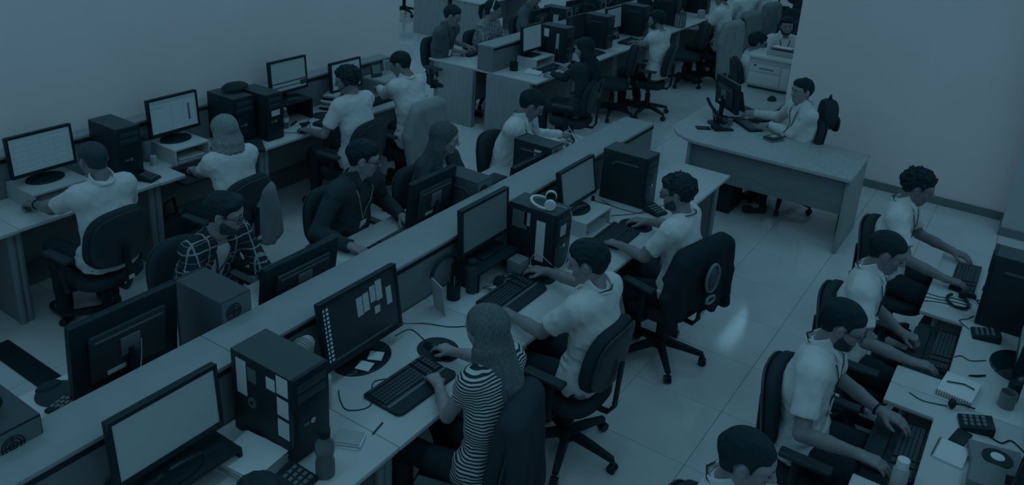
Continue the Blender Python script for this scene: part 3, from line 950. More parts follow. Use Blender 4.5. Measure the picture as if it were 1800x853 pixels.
partition('wide grey desk partition along the middle of the far double row', 7.79, 15.2, 5.34, 5.56, seams=[9.92, 12.05], z0=0.7405)
partition('grey desk partition at the back of the right row by the frame edge', 1.16, 6.41, -0.62, -0.42)

# desks: one module each
M_gap = M_black
def desk(label, x0, x1, yf, yb, notch=None, group=None, round_end=None, leg=M_legp, zt=0.74, legsep=0.025, modesty=True, lb=0.03):
    """yf = sitter's edge, yb = edge at the partition"""
    s = 1 if yb > yf else -1
    cx = (x0 + x1) / 2
    t = thing('desk', label, 'desk', (cx, (yf + yb) / 2, 0), 0, group)
    yo = (yf + yb) / 2
    g = 0.0012
    if notch:
        a, b, dep = notch
        poly = [(x0 + g, yf), (a, yf), (a, yf + s * dep), (b, yf + s * dep), (b, yf), (x1 - g, yf), (x1 - g, yb), (x0 + g, yb)]
    else:
        poly = [(x0 + g, yf), (x1 - g, yf), (x1 - g, yb), (x0 + g, yb)]
    poly = [(x - cx, y - yo) for x, y in poly]
    MB().prism(poly, zt - 0.028, zt).build('desktop', M_desk, t, bevel=0.006)
    ylo, yhi = sorted((yf + s * 0.10 - yo, yb - s * lb - yo))
    for xx in (x0 + legsep, x1 - legsep):
        m_ = MB(); m_.b2(xx - 0.016 - cx, xx + 0.016 - cx, ylo, yhi, 0.0, zt - 0.028)
        m_.cyl((xx - cx, yf + s * 0.10 - yo, 0), 0.026, zt - 0.03, 14)
        m_.build('leg_panel', leg, t)
    if modesty:
        ym = yb - s * (0.10 + lb) - yo
        MB().b2(x0 + 0.05 - cx, x1 - 0.05 - cx, ym - 0.01, ym + 0.01, 0.28, zt - 0.03).build('modesty_panel', M_parts, t)
    if notch:
        a, b, dep = notch
        MB().b2(a - cx - .01, b - cx + .01, *sorted((yf + s * 0.012 - yo, yf + s * (dep + 0.05) - yo)), zt - 0.105, zt - 0.085).build('keyboard_tray', M_rubber, t, bevel=0.003)
    return t
who = ['nearest the left frame edge under the tissue pack', 'with the black monitor and balls in the lower left corner', 'in front of the striped-top woman', 'in front of the white-polo man with a wired mouse pad',
       'in front of the bearded man with a jacket on his chair', 'at the open end of the central row, bare at its corner']
for k in range(6):
    desk('pale central-row desk ' + who[k], CX[k], CX[k + 1], 2.0, 2.728, group='desks of the central row, near side')
who = ['in the lower left corner under the tower with headphones', 'holding the big black monitor seen from behind', 'of the man in the plaid shirt', 'of the man in the dark shirt with lanyard', 'of the long-haired young woman by the partition', 'of the white-shirt man reading a sheet']
for k in range(6):
    desk('pale desk behind the central partition, ' + who[k], CX[k], CX[k + 1], 3.64, 3.007, group='desks of the central row, far side')
who = ['cut by the left edge of the picture', 'at the left frame edge with its double leg', 'of the shaven-headed man', 'of the blonde woman', 'of the man reaching for the mouse beside the water bottle', 'of the man in the long-sleeved shirt at the row end']
ln = [None, None, (2.72, 3.10, 0.26), (3.64, 4.30, 0.24), (4.86, 5.30, .2), None]
for k in range(6):
    desk('pale left-row desk ' + who[k], LX[k], LX[k + 1], 5.33 if k != 2 else 5.34, 5.878, notch=ln[k] if k == 3 else None, group='desks of the left row')
who = ['below the lower frame edge', 'of the man with thinning hair', 'of the bearded man with glasses and keyboard tray', 'of the young man with a fist on his tray', 'of the curly-haired man at the end of the right row']
for k in range(5):
    nt = {1: (2.4, 3.08, 0.24), 2: (3.45, 4.12, 0.24), 3: (4.50, 5.22, 0.245)}.get(k)
    desk('pale right-row desk ' + who[k], RX[k], RX[k + 1] if k < 4 else 6.44, 0.28, -0.415, notch=nt, group='desks of the right row')
for k in range(7):
    x0, x1 = FX[k], FX[k + 1]
    w_ = ['by the pen cup', 'with an empty chair, by the dark-haired woman', 'of the bearded man in the far row', 'beside the striped bin', 'of the far man seen from behind', 'one before the last in the far row', 'at the far end of the far row'][k]
    t = desk('pale wood desk of the far double row ' + w_, x0, x1, 4.72, 5.449, group='desks of the far double row, near side', leg=M_woodv, lb=0.05)
    w_ = ['of the man in the dark polo', 'of the woman in a patterned blouse', 'behind the monitor pair', 'behind the tallest towers', 'fifth along', 'sixth along', 'at the far corner, seventh along'][k]
    desk('back desk of the far row, ' + w_, x0, x1, 6.30, 5.451, group='desks of the far double row, back side', leg=M_woodv, lb=0.15)
# wide end panels of the far double row
def end_panel(label, x, y0, y1, z1=0.712):
    t = MB().b2(-0.014, 0.014, y0 - (y0 + y1) / 2, y1 - (y0 + y1) / 2, 0, z1).build('end_panel', M_woodv, None, bevel=0.002)
    t.location = (x, (y0 + y1) / 2, 0)
    return tag(t, label, 'desk panel', 'wood end panels')
end_panel('wide wood end panel under the polo man desk of the far row', 7.775, 5.60, 6.12)
end_panel('wide wood end panel under the near desk with the pen cup', 7.775, 4.80, 5.40)
for k, (y0, y1, lb) in enumerate([(8.66, 9.40, 'left desk end at the top beside a chair base'), (7.95, 8.56, 'right desk end at the top behind the polo man')]):
    t = thing('desk', 'wood desk of the rearmost row, ' + lb, 'desk', (12.0, (y0 + y1) / 2, 0), 0, 'desks of the rearmost row')
    h_ = (y1 - y0) / 2
    MB().b2(-0.86, 0.8, -h_ - 0.04, h_ + 0.04, 0.712, 0.74).build('desktop', M_desk, t, bevel=0.006)
    MB().b2(-0.82, -0.79, -h_, h_, 0, 0.712).build('end_panel', M_woodv, t)
    MB().b2(0.74, 0.77, -h_, h_, 0, 0.712).build('end_panel', M_woodv, t)
    MB().b2(-0.8, 0.74, h_ * 0.8, h_ * 0.8 + 0.02, 0.2, 0.712).build('modesty_panel', M_woodv, t)
MB()
# black floor strip in the left aisle
tag(MB().b2(2.035, 2.18, 3.9, 5.3, 0.0, 0.012).build('cable_cover', M_black, None, bevel=0.004), 'flat black cable cover strip on the aisle floor at the left edge', 'cable cover')

# supervisor desk, L shaped
t = thing('supervisor_desk', 'large L-shaped wood desk with rounded corner in front of the white wall', 'desk', (7.6, 2.0, 0))
poly = [(7.2, 1.14), (8.01, 1.15), (8.01, 2.05), (8.2, 2.28), (9.95, 2.33), (9.95, 2.93), (7.75, 2.93)]
for a in np.linspace(PI / 2, PI, 9): poly.append((7.62 + 0.42 * math.cos(a), 2.51 + 0.42 * math.sin(a)))
MB().prism([(x - 7.6, y - 2.0) for x, y in poly], 0.71, 0.742).build('desktop', M_wood, t, bevel=0.004)
MB().b2(-0.345, 0.36, -0.845, -0.815, 0, 0.71).build('end_panel', M_woodv, t, bevel=0.002)
MB().b2(-0.345, 0.10, 0.63, 0.66, 0, 0.71).build('end_panel', M_woodv, t, bevel=0.002)
MB().b2(1.75, 2.25, 0.36, 0.40, 0, 0.71).build('end_panel', M_woodv, t, bevel=0.002)
MB().b2(-0.30, -0.275, -0.815, 0.63, 0.36, 0.71).build('modesty_panel', M_woodd, t, bevel=0.002)
MB().b2(0.16, 0.56, -0.78, -0.72, 0.0, 0.36).build('foot_panel', M_parts, t, bevel=0.004)

# ------------------------------------------------------------------ swivel chairs
def make_chair_parts(t, arms=True, tag_sticker=True, back_h=0.205, back_w=0.23, mesh_back=False, base_rot=0.0, seat_h=0.47):
    B = math.radians
    for k in range(5):
        a = base_rot + 2 * PI * k / 5
        c, s_ = math.cos(a), math.sin(a)
        m_ = MB()
        vs = []
        for rr, zz, hw, th in ((0.03, 0.135, 0.030, 0.05), (0.16, 0.115, 0.026, 0.042), (0.305, 0.085, 0.020, 0.03)):
            for sx_, sz_ in ((-1, -1), (1, -1), (1, 1), (-1, 1)):
                x, y = rr, sx_ * hw * (0.7 if sz_ > 0 else 1)
                vs.append((x * c - y * s_, x * s_ + y * c, zz + sz_ * th / 2))
        fs = [(3, 2, 1, 0), (8, 9, 10, 11)]
        for j in (0, 4):
            for q in range(4): fs.append((j + q, j + (q + 1) % 4, j + 4 + (q + 1) % 4, j + 4 + q))
        m_.add(vs, fs)
        lg = m_.build('base_leg', M_black, t, bevel=0.004)
        m_ = MB()
        for off in (-0.014, 0.014):
            cc = (0.305 * c - off * s_, 0.305 * s_ + off * c, 0.028)
            n_ = 14
            R = Matrix.Rotation(a + PI / 2, 3, 'Z') 
            vs = []
            for w_ in (-0.009, 0.009):
                for q in range(n_):
                    v = R @ Vector((w_, 0.028 * math.cos(2 * PI * q / n_), 0.028 * math.sin(2 * PI * q / n_)))
                    vs.append((cc[0] + v.x, cc[1] + v.y, cc[2] + v.z))
            m_.add(vs, [tuple(range(n_)), tuple(range(2 * n_ - 1, n_ - 1, -1))] + [(q, n_ + q, n_ + (q + 1) % n_, (q + 1) % n_) for q in range(n_)])
        m_.cyl((0.305 * c, 0.305 * s_, 0.03), 0.012, 0.05, 8)
        m_.build('caster', M_gloss, lg)
    m_ = MB(); m_.lathe([(0.05, 0.09), (0.05, 0.165), (0.034, 0.17), (0.034, 0.29), (0.022, 0.295), (0.022, seat_h - 0.085)], 16)
    m_.build('gas_column', M_black, t)
    m_ = MB(); m_.b2(-0.10, 0.10, -0.14, 0.12, seat_h - 0.10, seat_h - 0.07); m_.tube([(0.10, 0.05, seat_h - .085), (0.22, 0.06, seat_h - 0.09)], 0.007, 6)
    m_.build('mechanism', M_black, t, bevel=0.004)
    m_ = MB()
    R = Matrix.Rotation(PI / 2, 3, 'X')
    m_.pillow(0.235, 0.225, 0.085, 32, 3.2, 0.0, (0, 0.02, seat_h - 0.035), R)
    m_.build('seat', M_chair, t)
    zc = seat_h + 0.08 + back_h
    tilt = Matrix.Rotation(B(8), 3, 'X')
    m_ = MB(); m_.pillow(back_w, back_h, 0.075, 36, 2.9, 0.035, (0, -0.215, zc), tilt, taper=-0.06)
    bk = m_.build('backrest', M_chair, t)
    m_ = MB(); m_.pillow(back_w * 0.93, back_h * 0.93, 0.022, 32, 2.9, 0.035, (0, -0.265, zc), tilt, taper=-0.06)
    m_.build('back_shell', M_chairb, bk)
    m_ = MB(); m_.tube([(0, -0.05, seat_h - 0.09), (0, -0.24, seat_h - 0.085), (0, -0.275, seat_h - 0.03), (0, -0.29, zc - 0.03)], 0.024, 10, flat=0.55)
    m_.build('back_bar', M_black, t)
    if tag_sticker:
        MB().box((0, -0.302, seat_h + 0.02), (0.04, 0.004, 0.028)).build('inventory_tag', M_sticker, t)
    if arms:
        for sg in (-1, 1):
            m_ = MB(); m_.tube([(sg * 0.16, 0.0, seat_h - 0.085), (sg * 0.27, -0.01, seat_h - 0.07), (sg * 0.285, -0.015, seat_h + 0.02), (sg * 0.285, -0.02, seat_h + 0.17)], 0.022, 10, flat=0.6)
            ar = m_.build('arm_post', M_black, t)
            MB().box((sg * 0.285, 0.02, seat_h + 0.185), (0.065, 0.25, 0.028)).build('arm_pad', M_chairb, ar, bevel=0.01, seg=3)
    return t
def chair(label, x, y, yaw, arms=True, group='office swivel chairs', base_rot=0.3, **kw):
    t = thing('office_chair', label, 'chair', (x, y, 0), math.radians(yaw - 90), group)
    return make_chair_parts(t, arms, base_rot=base_rot, **kw)

# ------------------------------------------------------------------ computers
def monitor(label, x, y, z, w=0.50, h=0.30, rz=0.0, clear=0.09, tilt=6, screen=None, base='disc', bez=0.018, group='computer monitors', back=True, base_r=0.115, content=None, foot=True):
    """screen looks to local -Y; z = surface it stands on; clear = gap below the panel"""
    t = thing('monitor', label, 'monitor', (x, y, z), rz, group)
    R = Matrix.Rotation(math.radians(-tilt), 3, 'X')
    zc = clear + h / 2
    def P(px, py, pz): v = R @ Vector((px, py, pz)); return (v.x, v.y, v.z + zc)
    def slab(m_, x0, x1, y0, y1, z0, z1, mi=0):
        vs = [P(a, b, c) for c in (z0, z1) for a, b in ((x0, y0), (x1, y0), (x1, y1), (x0, y1))]
        return m_.add(vs, [(3, 2, 1, 0), (4, 5, 6, 7), (0, 1, 5, 4), (1, 2, 6, 5), (2, 3, 7, 6), (3, 0, 4, 7)], mi)
    m_ = MB(); slab(m_, -w / 2, w / 2, -0.004, 0.026, -h / 2, h / 2)
    pan = m_.build('panel', M_black, t, bevel=0.004)
    m_ = MB()
    for q in ((-w / 2, w / 2, h / 2 - bez, h / 2), (-w / 2, w / 2, -h / 2, -h / 2 + bez * 1.4), (-w / 2, -w / 2 + bez, -h / 2 + bez * 1.4, h / 2 - bez), (w / 2 - bez, w / 2, -h / 2 + bez * 1.4, h / 2 - bez)):
        slab(m_, q[0], q[1], -0.012, -0.004, q[2], q[3])
    m_.build('bezel', M_gloss, pan)
    m_ = MB(); slab(m_, -w / 2 + bez, w / 2 - bez, -0.007, -0.0045, -h / 2 + bez * 1.4, h / 2 - bez)
    sc_ = m_.build('screen', screen or M_screen, t)
    if content:
        for nm, mt, rects in content:
            m_ = MB()
            for (u0, u1, v0, v1) in rects:
                slab(m_, -w / 2 + u0 * w, -w / 2 + u1 * w, -0.0085, -0.0072, -h / 2 + v0 * h, -h / 2 + v1 * h)
            m_.build(nm, mt, sc_)
    m_ = MB(); slab(m_, -w * 0.36, w * 0.36, 0.026, 0.048, -h * 0.34, h * 0.30)
    bk = m_.build('back_cover', M_chairb, t, bevel=0.012, seg=2)
    m_ = MB(); slab(m_, -w * 0.32, w * 0.32, 0.0478, 0.051, h * 0.20, h * 0.225)
    m_.build('vent', M_grey, bk)
    m_ = MB(); slab(m_, -0.05, 0.05, 0.048, 0.056, -0.05, 0.05); m_.build('mount_plate', M_grey, bk, bevel=0.003)
    m_ = MB(); slab(m_, w * 0.05, w * 0.22, 0.048, 0.0495, -h * 0.30, -h * 0.24); m_.build('label_strip', M_sticker, bk)
    if foot:
        m_ = MB(); m_.tube([(0, 0.05, 0.006), (0, 0.055, clear * 0.6), (0, 0.045, zc - 0.02)], [0.032, 0.026, 0.03], 10, flat=0.5)
        m_.build('neck', M_black, t)
        if base == 'disc':
            m_ = MB(); m_.lathe([(base_r, 0), (base_r, 0.006), (base_r * 0.96, 0.012), (0.03, 0.02)], 32, sx=1.15, sy=0.9)
        else:
            m_ = MB(); m_.b2(-base_r, base_r, -base_r * 0.75, base_r * 0.75, 0, 0.012)
        m_.build('base', M_gloss, t, bevel=0.0 if base == 'disc' else 0.004)
    return t

def tower(label, x, y, z=0.74, w=0.185, d=0.38, h=0.42, rz=0.0, rear=False, group='computer towers', drives=True, emboss=True, mcase=None):
    """front looks to local -Y"""
    t = thing('computer_tower', label, 'computer', (x, y, z), rz, group)
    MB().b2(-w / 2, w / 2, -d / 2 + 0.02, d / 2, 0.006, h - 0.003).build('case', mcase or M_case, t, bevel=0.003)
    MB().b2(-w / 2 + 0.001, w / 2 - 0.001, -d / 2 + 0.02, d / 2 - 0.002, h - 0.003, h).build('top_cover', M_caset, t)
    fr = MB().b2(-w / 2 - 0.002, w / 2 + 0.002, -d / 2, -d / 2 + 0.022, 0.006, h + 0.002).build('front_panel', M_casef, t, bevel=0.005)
    if drives:
        for k in range(2):
            MB().b2(-w / 2 + 0.018, w / 2 - 0.018, -d / 2 - 0.004, -d / 2 + 0.002, h - 0.075 - 0.05 * k, h - 0.035 - 0.05 * k).build('drive_bay', M_chairb, fr, bevel=0.002)
        m_ = MB(); m_.lathe([(0.014, 0), (0.012, 0.006)], 14, (0.0, -d / 2 - 0.006, h * 0.42), axis='y'); m_.build('power_button', M_metal, fr)
        MB().b2(-0.05, -0.02, -d / 2 - 0.003, -d / 2 + 0.002, h * 0.40, h * 0.43).build('usb_port', M_grey, fr)
    if emboss:
        for sg in (-1, 1):
            m_ = MB()
            pth = [(sg * (w / 2), -d * 0.30, h * 0.80), (sg * (w / 2), d * 0.18, h * 0.80), (sg * (w / 2), d * 0.28, h * 0.72)]
            m_.tube(pth, 0.010, 8, flat=1.0); m_.build('side_rib', M_grey if False else M_caset, t)
    if rear or True:
        rp = MB().b2(-w / 2 + 0.006, w / 2 - 0.006, d / 2, d / 2 + 0.003, 0.012, h - 0.01).build('rear_plate', M_grey, t)
        m_ = MB()
        cz = h - 0.075
        for rr in (0.016, 0.030, 0.042): 
            m_.tube([(rr * math.cos(a) + 0.02, d / 2 + 0.005, cz + rr * math.sin(a)) for a in np.linspace(0, 2 * PI, 21)[:-1]], 0.0028, 6, closed=True)
        m_.box((0.02, d / 2 + 0.005, cz), (0.09, 0.003, 0.004)); m_.box((0.02, d / 2 + 0.005, cz), (0.004, 0.003, 0.09))
        m_.build('fan_grille', M_black, rp)
        MB().b2(-w / 2 + 0.015, -w / 2 + 0.055, d / 2 + 0.002, d / 2 + 0.008, h * 0.35, h * 0.72).build('port_block', M_lgrey, rp)
        m_ = MB()
        for k in range(5): m_.b2(-0.03, w / 2 - 0.015, d / 2 + 0.002, d / 2 + 0.006, h * 0.12 + k * 0.018, h * 0.12 + k * 0.018 + 0.008)
        m_.build('slot_covers', M_black, rp)
    return t

_kb = {}
def keyboard(label, x, y, z=0.74, rz=0.0, w=0.44, d=0.15, rest=True, group='keyboards', strip=False):
    t = thing('keyboard', label, 'keyboard', (x, y, z), rz, group)
    key = (w, d)
    if key not in _kb:
        m_ = MB(); vs = [(-w / 2, -d / 2, 0), (w / 2, -d / 2, 0), (w / 2, d / 2, 0), (-w / 2, d / 2, 0), (-w / 2, -d / 2, 0.012), (w / 2, -d / 2, 0.012), (w / 2, d / 2, 0.026), (-w / 2, d / 2, 0.026)]
        m_.add(vs, [(3, 2, 1, 0), (4, 5, 6, 7), (0, 1, 5, 4), (1, 2, 6, 5), (2, 3, 7, 6), (3, 0, 4, 7)])
        body = m_.mesh('case', M_casef, bevel=0.004)
        m_ = MB()
        kp = 0.0192
        for r_ in range(6):
            yy = d / 2 - 0.016 - r_ * 0.0205 - (0.006 if r_ else 0)
            zz = 0.012 + 0.014 * (yy + d / 2) / d
            n_ = int((w - 0.03) / kp)
            k = 0
            while k < n_:
                if k in (15, 16 + 2) and w > 0.4: k += 1; continue
                wd = 1
                if r_ == 5 and k == 4: wd = 6
                xx = -w / 2 + 0.016 + (k + wd / 2) * kp
                m_.box((xx, yy, zz + 0.004), (kp * wd - 0.003, 0.0172, 0.008))
                k += wd
        _kb[key] = (body, m_.mesh('keys', M_key, smooth=False))
    new_obj('case', _kb[key][0], t)
    tag(new_obj('keys', _kb[key][1], t), kind='stuff')
    if rest:
        poly = [(-w / 2, -d / 2 - 0.002), (w / 2, -d / 2 - 0.002), (w / 2, -d / 2 - 0.06)]
        for a in np.linspace(0, PI / 2, 5): poly.append((w / 2 - 0.04 + 0.04 * math.cos(a), -d / 2 - 0.06 - 0.03 * math.sin(a)))
        for a in np.linspace(PI / 2, PI, 5): poly.append((-w / 2 + 0.04 + 0.04 * math.cos(a), -d / 2 - 0.06 - 0.03 * math.sin(a)))
        MB().prism(poly, 0.0, 0.016).build('wrist_rest', M_rubber, t, bevel=0.005)
    if strip:
        MB().b2(-w / 2 + 0.01, w / 2 - 0.01, -d / 2 - 0.014, -d / 2 + 0.002, 0.006, 0.018).build('edge_strip', M_grey, t, bevel=0.002)
    return t

def mouse(label, x, y, z=0.74, rz=0.0, group='computer mice'):
    t = thing('computer_mouse', label, 'mouse', (x, y, z), rz, group)
    MB().ball((0, 0, 0.002), (0.031, 0.055, 0.036), 18, half=True).build('shell', M_gloss, t)
    MB().cyl((-0.003, 0.028, 0.027), 0.007, 0.006, 10, axis='x').build('wheel', M_grey, t)
    return t
def mouse_pad(label, x, y, z=0.74, rz=0.0, r=0.11, group='mouse pads'):
    t = thing('mouse_pad', label, 'mouse pad', (x, y, z), rz, group)
    MB().lathe([(r, 0), (r, 0.003), (r - .002, 0.004)], 28, sy=1.05).build('mat', M_rubber, t)
    MB().ball((0, -r * 0.85, 0.0), (r * 0.62, 0.038, 0.018), 18, half=True).build('wrist_rest', M_black, t)
    return t
def phone(label, x, y, z=0.74, rz=0.0, group='keypad phones', w=0.12, d=0.15):
    t = thing('keypad_phone', label, 'phone', (x, y, z), rz, group)
    vs = [(-w / 2, -d / 2, 0), (w / 2, -d / 2, 0), (w / 2, d / 2, 0), (-w / 2, d / 2, 0), (-w / 2, -d / 2, 0.018), (w / 2, -d / 2, 0.018), (w / 2, d / 2, 0.05), (-w / 2, d / 2, 0.05)]
    MB().add(vs, [(3, 2, 1, 0), (4, 5, 6, 7), (0, 1, 5, 4), (1, 2, 6, 5), (2, 3, 7, 6), (3, 0, 4, 7)]).build('body', M_black, t, bevel=0.006)
    m_ = MB()
    for i in range(4):
        for j in range(3):
            yy = -d / 2 + 0.025 + i * 0.027
            m_.box(((j - 1) * 0.03, yy, 0.018 + 0.032 * (yy + d / 2) / d + 0.003), (0.022, 0.016, 0.008))
    tag(m_.build('keys', M_grey, t), kind='stuff')
    return t
def riser(label, x, y, w, d, h, rz=0.0, m_=None, shelf=True, group='monitor risers', z=0.74):
    t = thing('monitor_riser', label, 'monitor stand', (x, y, z), rz, group)
    m_ = m_ or M_desk
    MB().b2(-w / 2, w / 2, -d / 2, d / 2, h - 0.016, h).build('top', m_, t, bevel=0.002)
    for sg in (-1, 1):
        MB().b2(sg * (w / 2 - 0.008) - 0.008, sg * (w / 2 - 0.008) + 0.008, -d / 2, d / 2, 0, h - 0.016).build('side', m_, t)
    MB().b2(-w / 2 + 0.016, w / 2 - 0.016, d / 2 - 0.012, d / 2, 0, h - 0.016).build('back', m_, t)
    if shelf:
        MB().b2(-w / 2 + 0.016, w / 2 - 0.016, -d / 2 + 0.01, d / 2 - 0.012, h * 0.02, h * 0.09).build('shelf', m_, t)
    return t
def papers(label, x, y, z, w, d, n=6, rz=0.0, cat='papers', group=None, m_=None):
    t = thing('paper_stack', label, cat, (x, y, z), rz, group)
    rnd = random.Random(int(x * 100 + y * 37))
    for k in range(n):
        MB().box((rnd.uniform(-.008, .008), rnd.uniform(-.008, .008), 0.003 + k * 0.006), (w, d, 0.005), rnd.uniform(-.08, .08)).build('sheet', (m_ or M_paper) if k % 2 == 0 else M_paper2, t)
    return t
def cable(label, pts, r=0.0028, m_=None, group='loose cables on the desks', n=6):
    P = [Vector(p) for p in pts]
    out = []
    Q = [P[0]] + P + [P[-1]]
    for i in range(1, len(Q) - 2):
        for k in range(6):
            u = k / 6
            a, b, c, d = Q[i - 1], Q[i], Q[i + 1], Q[i + 2]
            out.append(0.5 * ((2 * b) + (-a + c) * u + (2 * a - 5 * b + 4 * c - d) * u * u + (-a + 3 * b - 3 * c + d) * u ** 3))
    out.append(P[-1])
    o = MB().tube([p - P[0] for p in out], r, n).build('cable', m_ or M_black)
    o.location = P[0]
    return tag(o, label, 'cable', group)
def bottle(label, x, y, z, prof, m_, cap=None, liquid=None, group=None, name='bottle', band=None):
    t = thing(name, label, 'bottle', (x, y, z), 0, group)
    MB().lathe(prof, 20).build('body', m_, t)
    if cap: MB().lathe(cap[0], 16).build('cap', cap[1], t)
    if liquid: MB().lathe(liquid, 18).build('liquid', M_liquid, t)
    if band: MB().lathe(band, 20, cap=False).build('label_band', M_sticker, t)
    return t
def mug(label, x, y, z, r=0.04, h=0.095, m_=None, pens=0, group='mugs and pen cups', rz=0.0):
    t = thing('pen_cup' if pens else 'mug', label, 'cup', (x, y, z), rz, group)
    MB().lathe([(r * 0.94, 0), (r, 0.004), (r, h), (r - 0.004, h), (r - 0.005, 0.008), (0.001, 0.008)], 20).build('cup', m_ or M_chairb, t)
    if pens:
        rnd = random.Random(int(x * 91))
        for k in range(pens):
            a = rnd.uniform(0, 6.28); q = r * 0.6
            MB().tube([(q * math.cos(a) * .5, q * math.sin(a) * .5, 0.012), (q * math.cos(a) * 1.1, q * math.sin(a) * 1.1, h + rnd.uniform(0.03, 0.075))], 0.004, 6).build('pen', [M_black, M_lgrey, M_grey][k % 3], t)
    else:
        MB().tube([(r - 0.002, 0, h * .8), (r + 0.026, 0, h * .72), (r + 0.026, 0, h * .35), (r - 0.002, 0, h * .22)], 0.005, 8).build('handle', m_ or M_chairb, t)
    return t
# ------------------------------------------------------------------ central row, near side
D = 0.74
riser('black tray stand under the lower left monitor', 1.60, 2.58, 0.46, 0.26, 0.10, m_=M_black, shelf=False)
monitor('large monitor with blank grey screen in the lower left corner', 1.58, 2.575, D + 0.10, 0.49, 0.30, clear=0.07, tilt=4)
balls = [(-0.02, -0.22, .7), (0.04, -0.245, .55), (0.10, -0.235, .6)]
for k, (a, b, tt) in enumerate(balls):
    o = MB().ball((0, 0, 0.022), 0.022, 14).build('foam_ball', mat('foam_%d' % k, tt, 0.8)); o.location = (1.63 + a, 2.58 + b - 0.08, D)
    tag(o, ['pale grey foam ball, leftmost of three before the lower left monitor', 'dark grey foam ball, middle of three before the lower left monitor', 'grey foam ball, rightmost of three before the lower left monitor'][k], 'ball', 'foam balls')
papers('stack of paper trays with a white sheet between monitor and tower', 1.86, 2.44, D, 0.21, 0.24, 9, 0.1)
phone('keypad phone beside the taped-up tower', 1.90, 2.20, D, 0.15)
tA = tower('tower computer with notes taped to its side, lower left', 2.07, 2.475, D, 0.20, 0.40, 0.43, emboss=False)
def side_note(t, y0, y1, z0, z1, m_, name='note', sx=-1, w=0.20):
    MB().b2(sx * (w / 2 + 0.0005) - 0.001, sx * (w / 2 + 0.0005) + 0.001, y0, y1, z0, z1).build(name, m_, t)
side_note(tA, 0.10, 0.165, 0.22, 0.40, M_paper); side_note(tA, 0.035, 0.09, 0.31, 0.38, M_grey, 'photo')
for z0 in (0.33, 0.22, 0.11): side_note(tA, -0.165, -0.095, z0, z0 + 0.09, M_paper)
side_note(tA, -0.085, -0.03, 0.325, 0.385, M_paper)
m_ = MB(); m_.lathe([(0.026, 0), (0.026, 0.004), (0.008, 0.0045), (0.008, 0)], 18, (-0.104, 0.07, 0.20), axis='x'); m_.build('round_badge', M_metal, tA)
bottle('transparent water bottle with dark cap at the desk edge', 2.01, 2.14, D, [(0.036, 0), (0.042, 0.006), (0.042, 0.07), (0.034, 0.095), (0.042, 0.125), (0.040, 0.165), (0.020, 0.195), (0.020, 0.205)], M_glass,
       ([(0.025, 0.20), (0.025, 0.235), (0.02, 0.24)], M_black), [(0.036, 0.003), (0.037, 0.07), (0.032, 0.09), (0.001, 0.091)])
bottle('pale plastic tumbler standing behind the taped tower', 2.33, 2.47, D, [(0.030, 0), (0.034, 0.16), (0.031, 0.165)], M_lgrey, None, None, None, 'tumbler')
def coil(label, x, y, z, r=0.05, n=5, m_=None, rings=M_lgrey):
    t = thing('cup_stack', label, 'cups', (x, y, z))
    t.rotation_euler = (0, -PI / 2, 0.35)
    for k in range(n):
        MB().lathe([(r * 0.7, 0), (r, 0.05), (r + 0.004, 0.052), (r - 0.004, 0.052), (r * 0.66, 0.004)], 20, (0, 0, 0.02 + k * 0.018), cap=False).build('cup', rings, t)
    MB().lathe([(r * 0.9, 0.055), (r * 0.9, 0.062), (r * 0.3, 0.064)], 20, (0, 0, 0.02 + (n - 1) * 0.018)).build('lid', M_black, t)
coil('stack of pale cups with a dark lid between tower and partition', 2.42, 2.655, D + 0.251)
o = MB().b2(-0.07, 0.07, -0.05, 0.05, 0, 0.195).build('carton', M_parts, None, bevel=0.003); o.location = (2.32, 2.66, D); tag(o, 'grey carton below the stack of cups by the partition', 'box')
papers('small notepad behind the water bottle', 2.22, 2.20, D, 0.09, 0.12, 4, 0.5)

icons = [(0.03 + 0.045 * c, 0.055 + 0.045 * c, 0.12 + 0.062 * r_, 0.155 + 0.062 * r_) for c in range(2) for r_ in range(13)]
docs = [(0.44 + 0.085 * k, 0.515 + 0.085 * k, 0.52 + 0.015 * k, 0.80 + 0.01 * k) for k in range(2)] + [(0.62, 0.69, 0.62, 0.86), (0.70, 0.78, 0.60, 0.90), (0.83, 0.90, 0.45, 0.72), (0.66, 0.73, 0.42, 0.53)]
mB = monitor('large black monitor with desktop icons and open notes on its dark screen', 2.72, 2.60, D, 0.555, 0.365, clear=0.075, tilt=9, screen=M_screend, base_r=0.15, content=[('icons', M_sicon, icons), ('open_notes', M_screen, docs), ('taskbar', M_grey, [(0.12, 0.86, 0.095, 0.115)])])
for k, (a, b, r_) in enumerate([(-0.06, -0.075, 0.3), (0.04, -0.06, 0.5)]):
    MB().box((a, b, 0.019), (0.075, 0.075, 0.002), r_).build('sticky_note', M_paper, mB)
keyboard('keyboard with wrist rest in front of the striped-top woman', 2.70, 2.285, D, -0.03, strip=True)
mouse_pad('mouse pad at the striped-top woman right hand', 3.03, 2.34, D, 0.0)
mouse('mouse of the striped-top woman', 3.02, 2.37, D + 0.004, 0.1)
cable('looping cable between big monitor and long keyboard', [(2.45, 2.50, D + .003), (2.40, 2.44, D + .003), (2.37, 2.36, D + .003), (2.46, 2.30, D + .003), (2.60, 2.41, D + .003), (2.68, 2.36, D + 0.003)])
cable('cable hanging down the partition to the woman mouse', [(3.10, 2.728, 0.96), (3.11, 2.72, 0.80), (3.10, 2.66, D + .004), (3.18, 2.55, D + .003), (3.24, 2.42, D + .003), (3.35, 2.30, D + .003), (3.36, 2.2, D + .003)])
cable('short cable behind the mouse of the striped-top woman', [(2.98, 2.60, D + .003), (3.08, 2.58, D + .003), (3.06, 2.48, D + .003), (3.03, 2.42, D + .006)])
tag(MB().box((2.36, 2.16, D + 0.003), (0.09, 0.006, 0.006), 0.2).build('pencil', M_black), 'thin dark pencil at the end of the long keyboard', 'pencil')
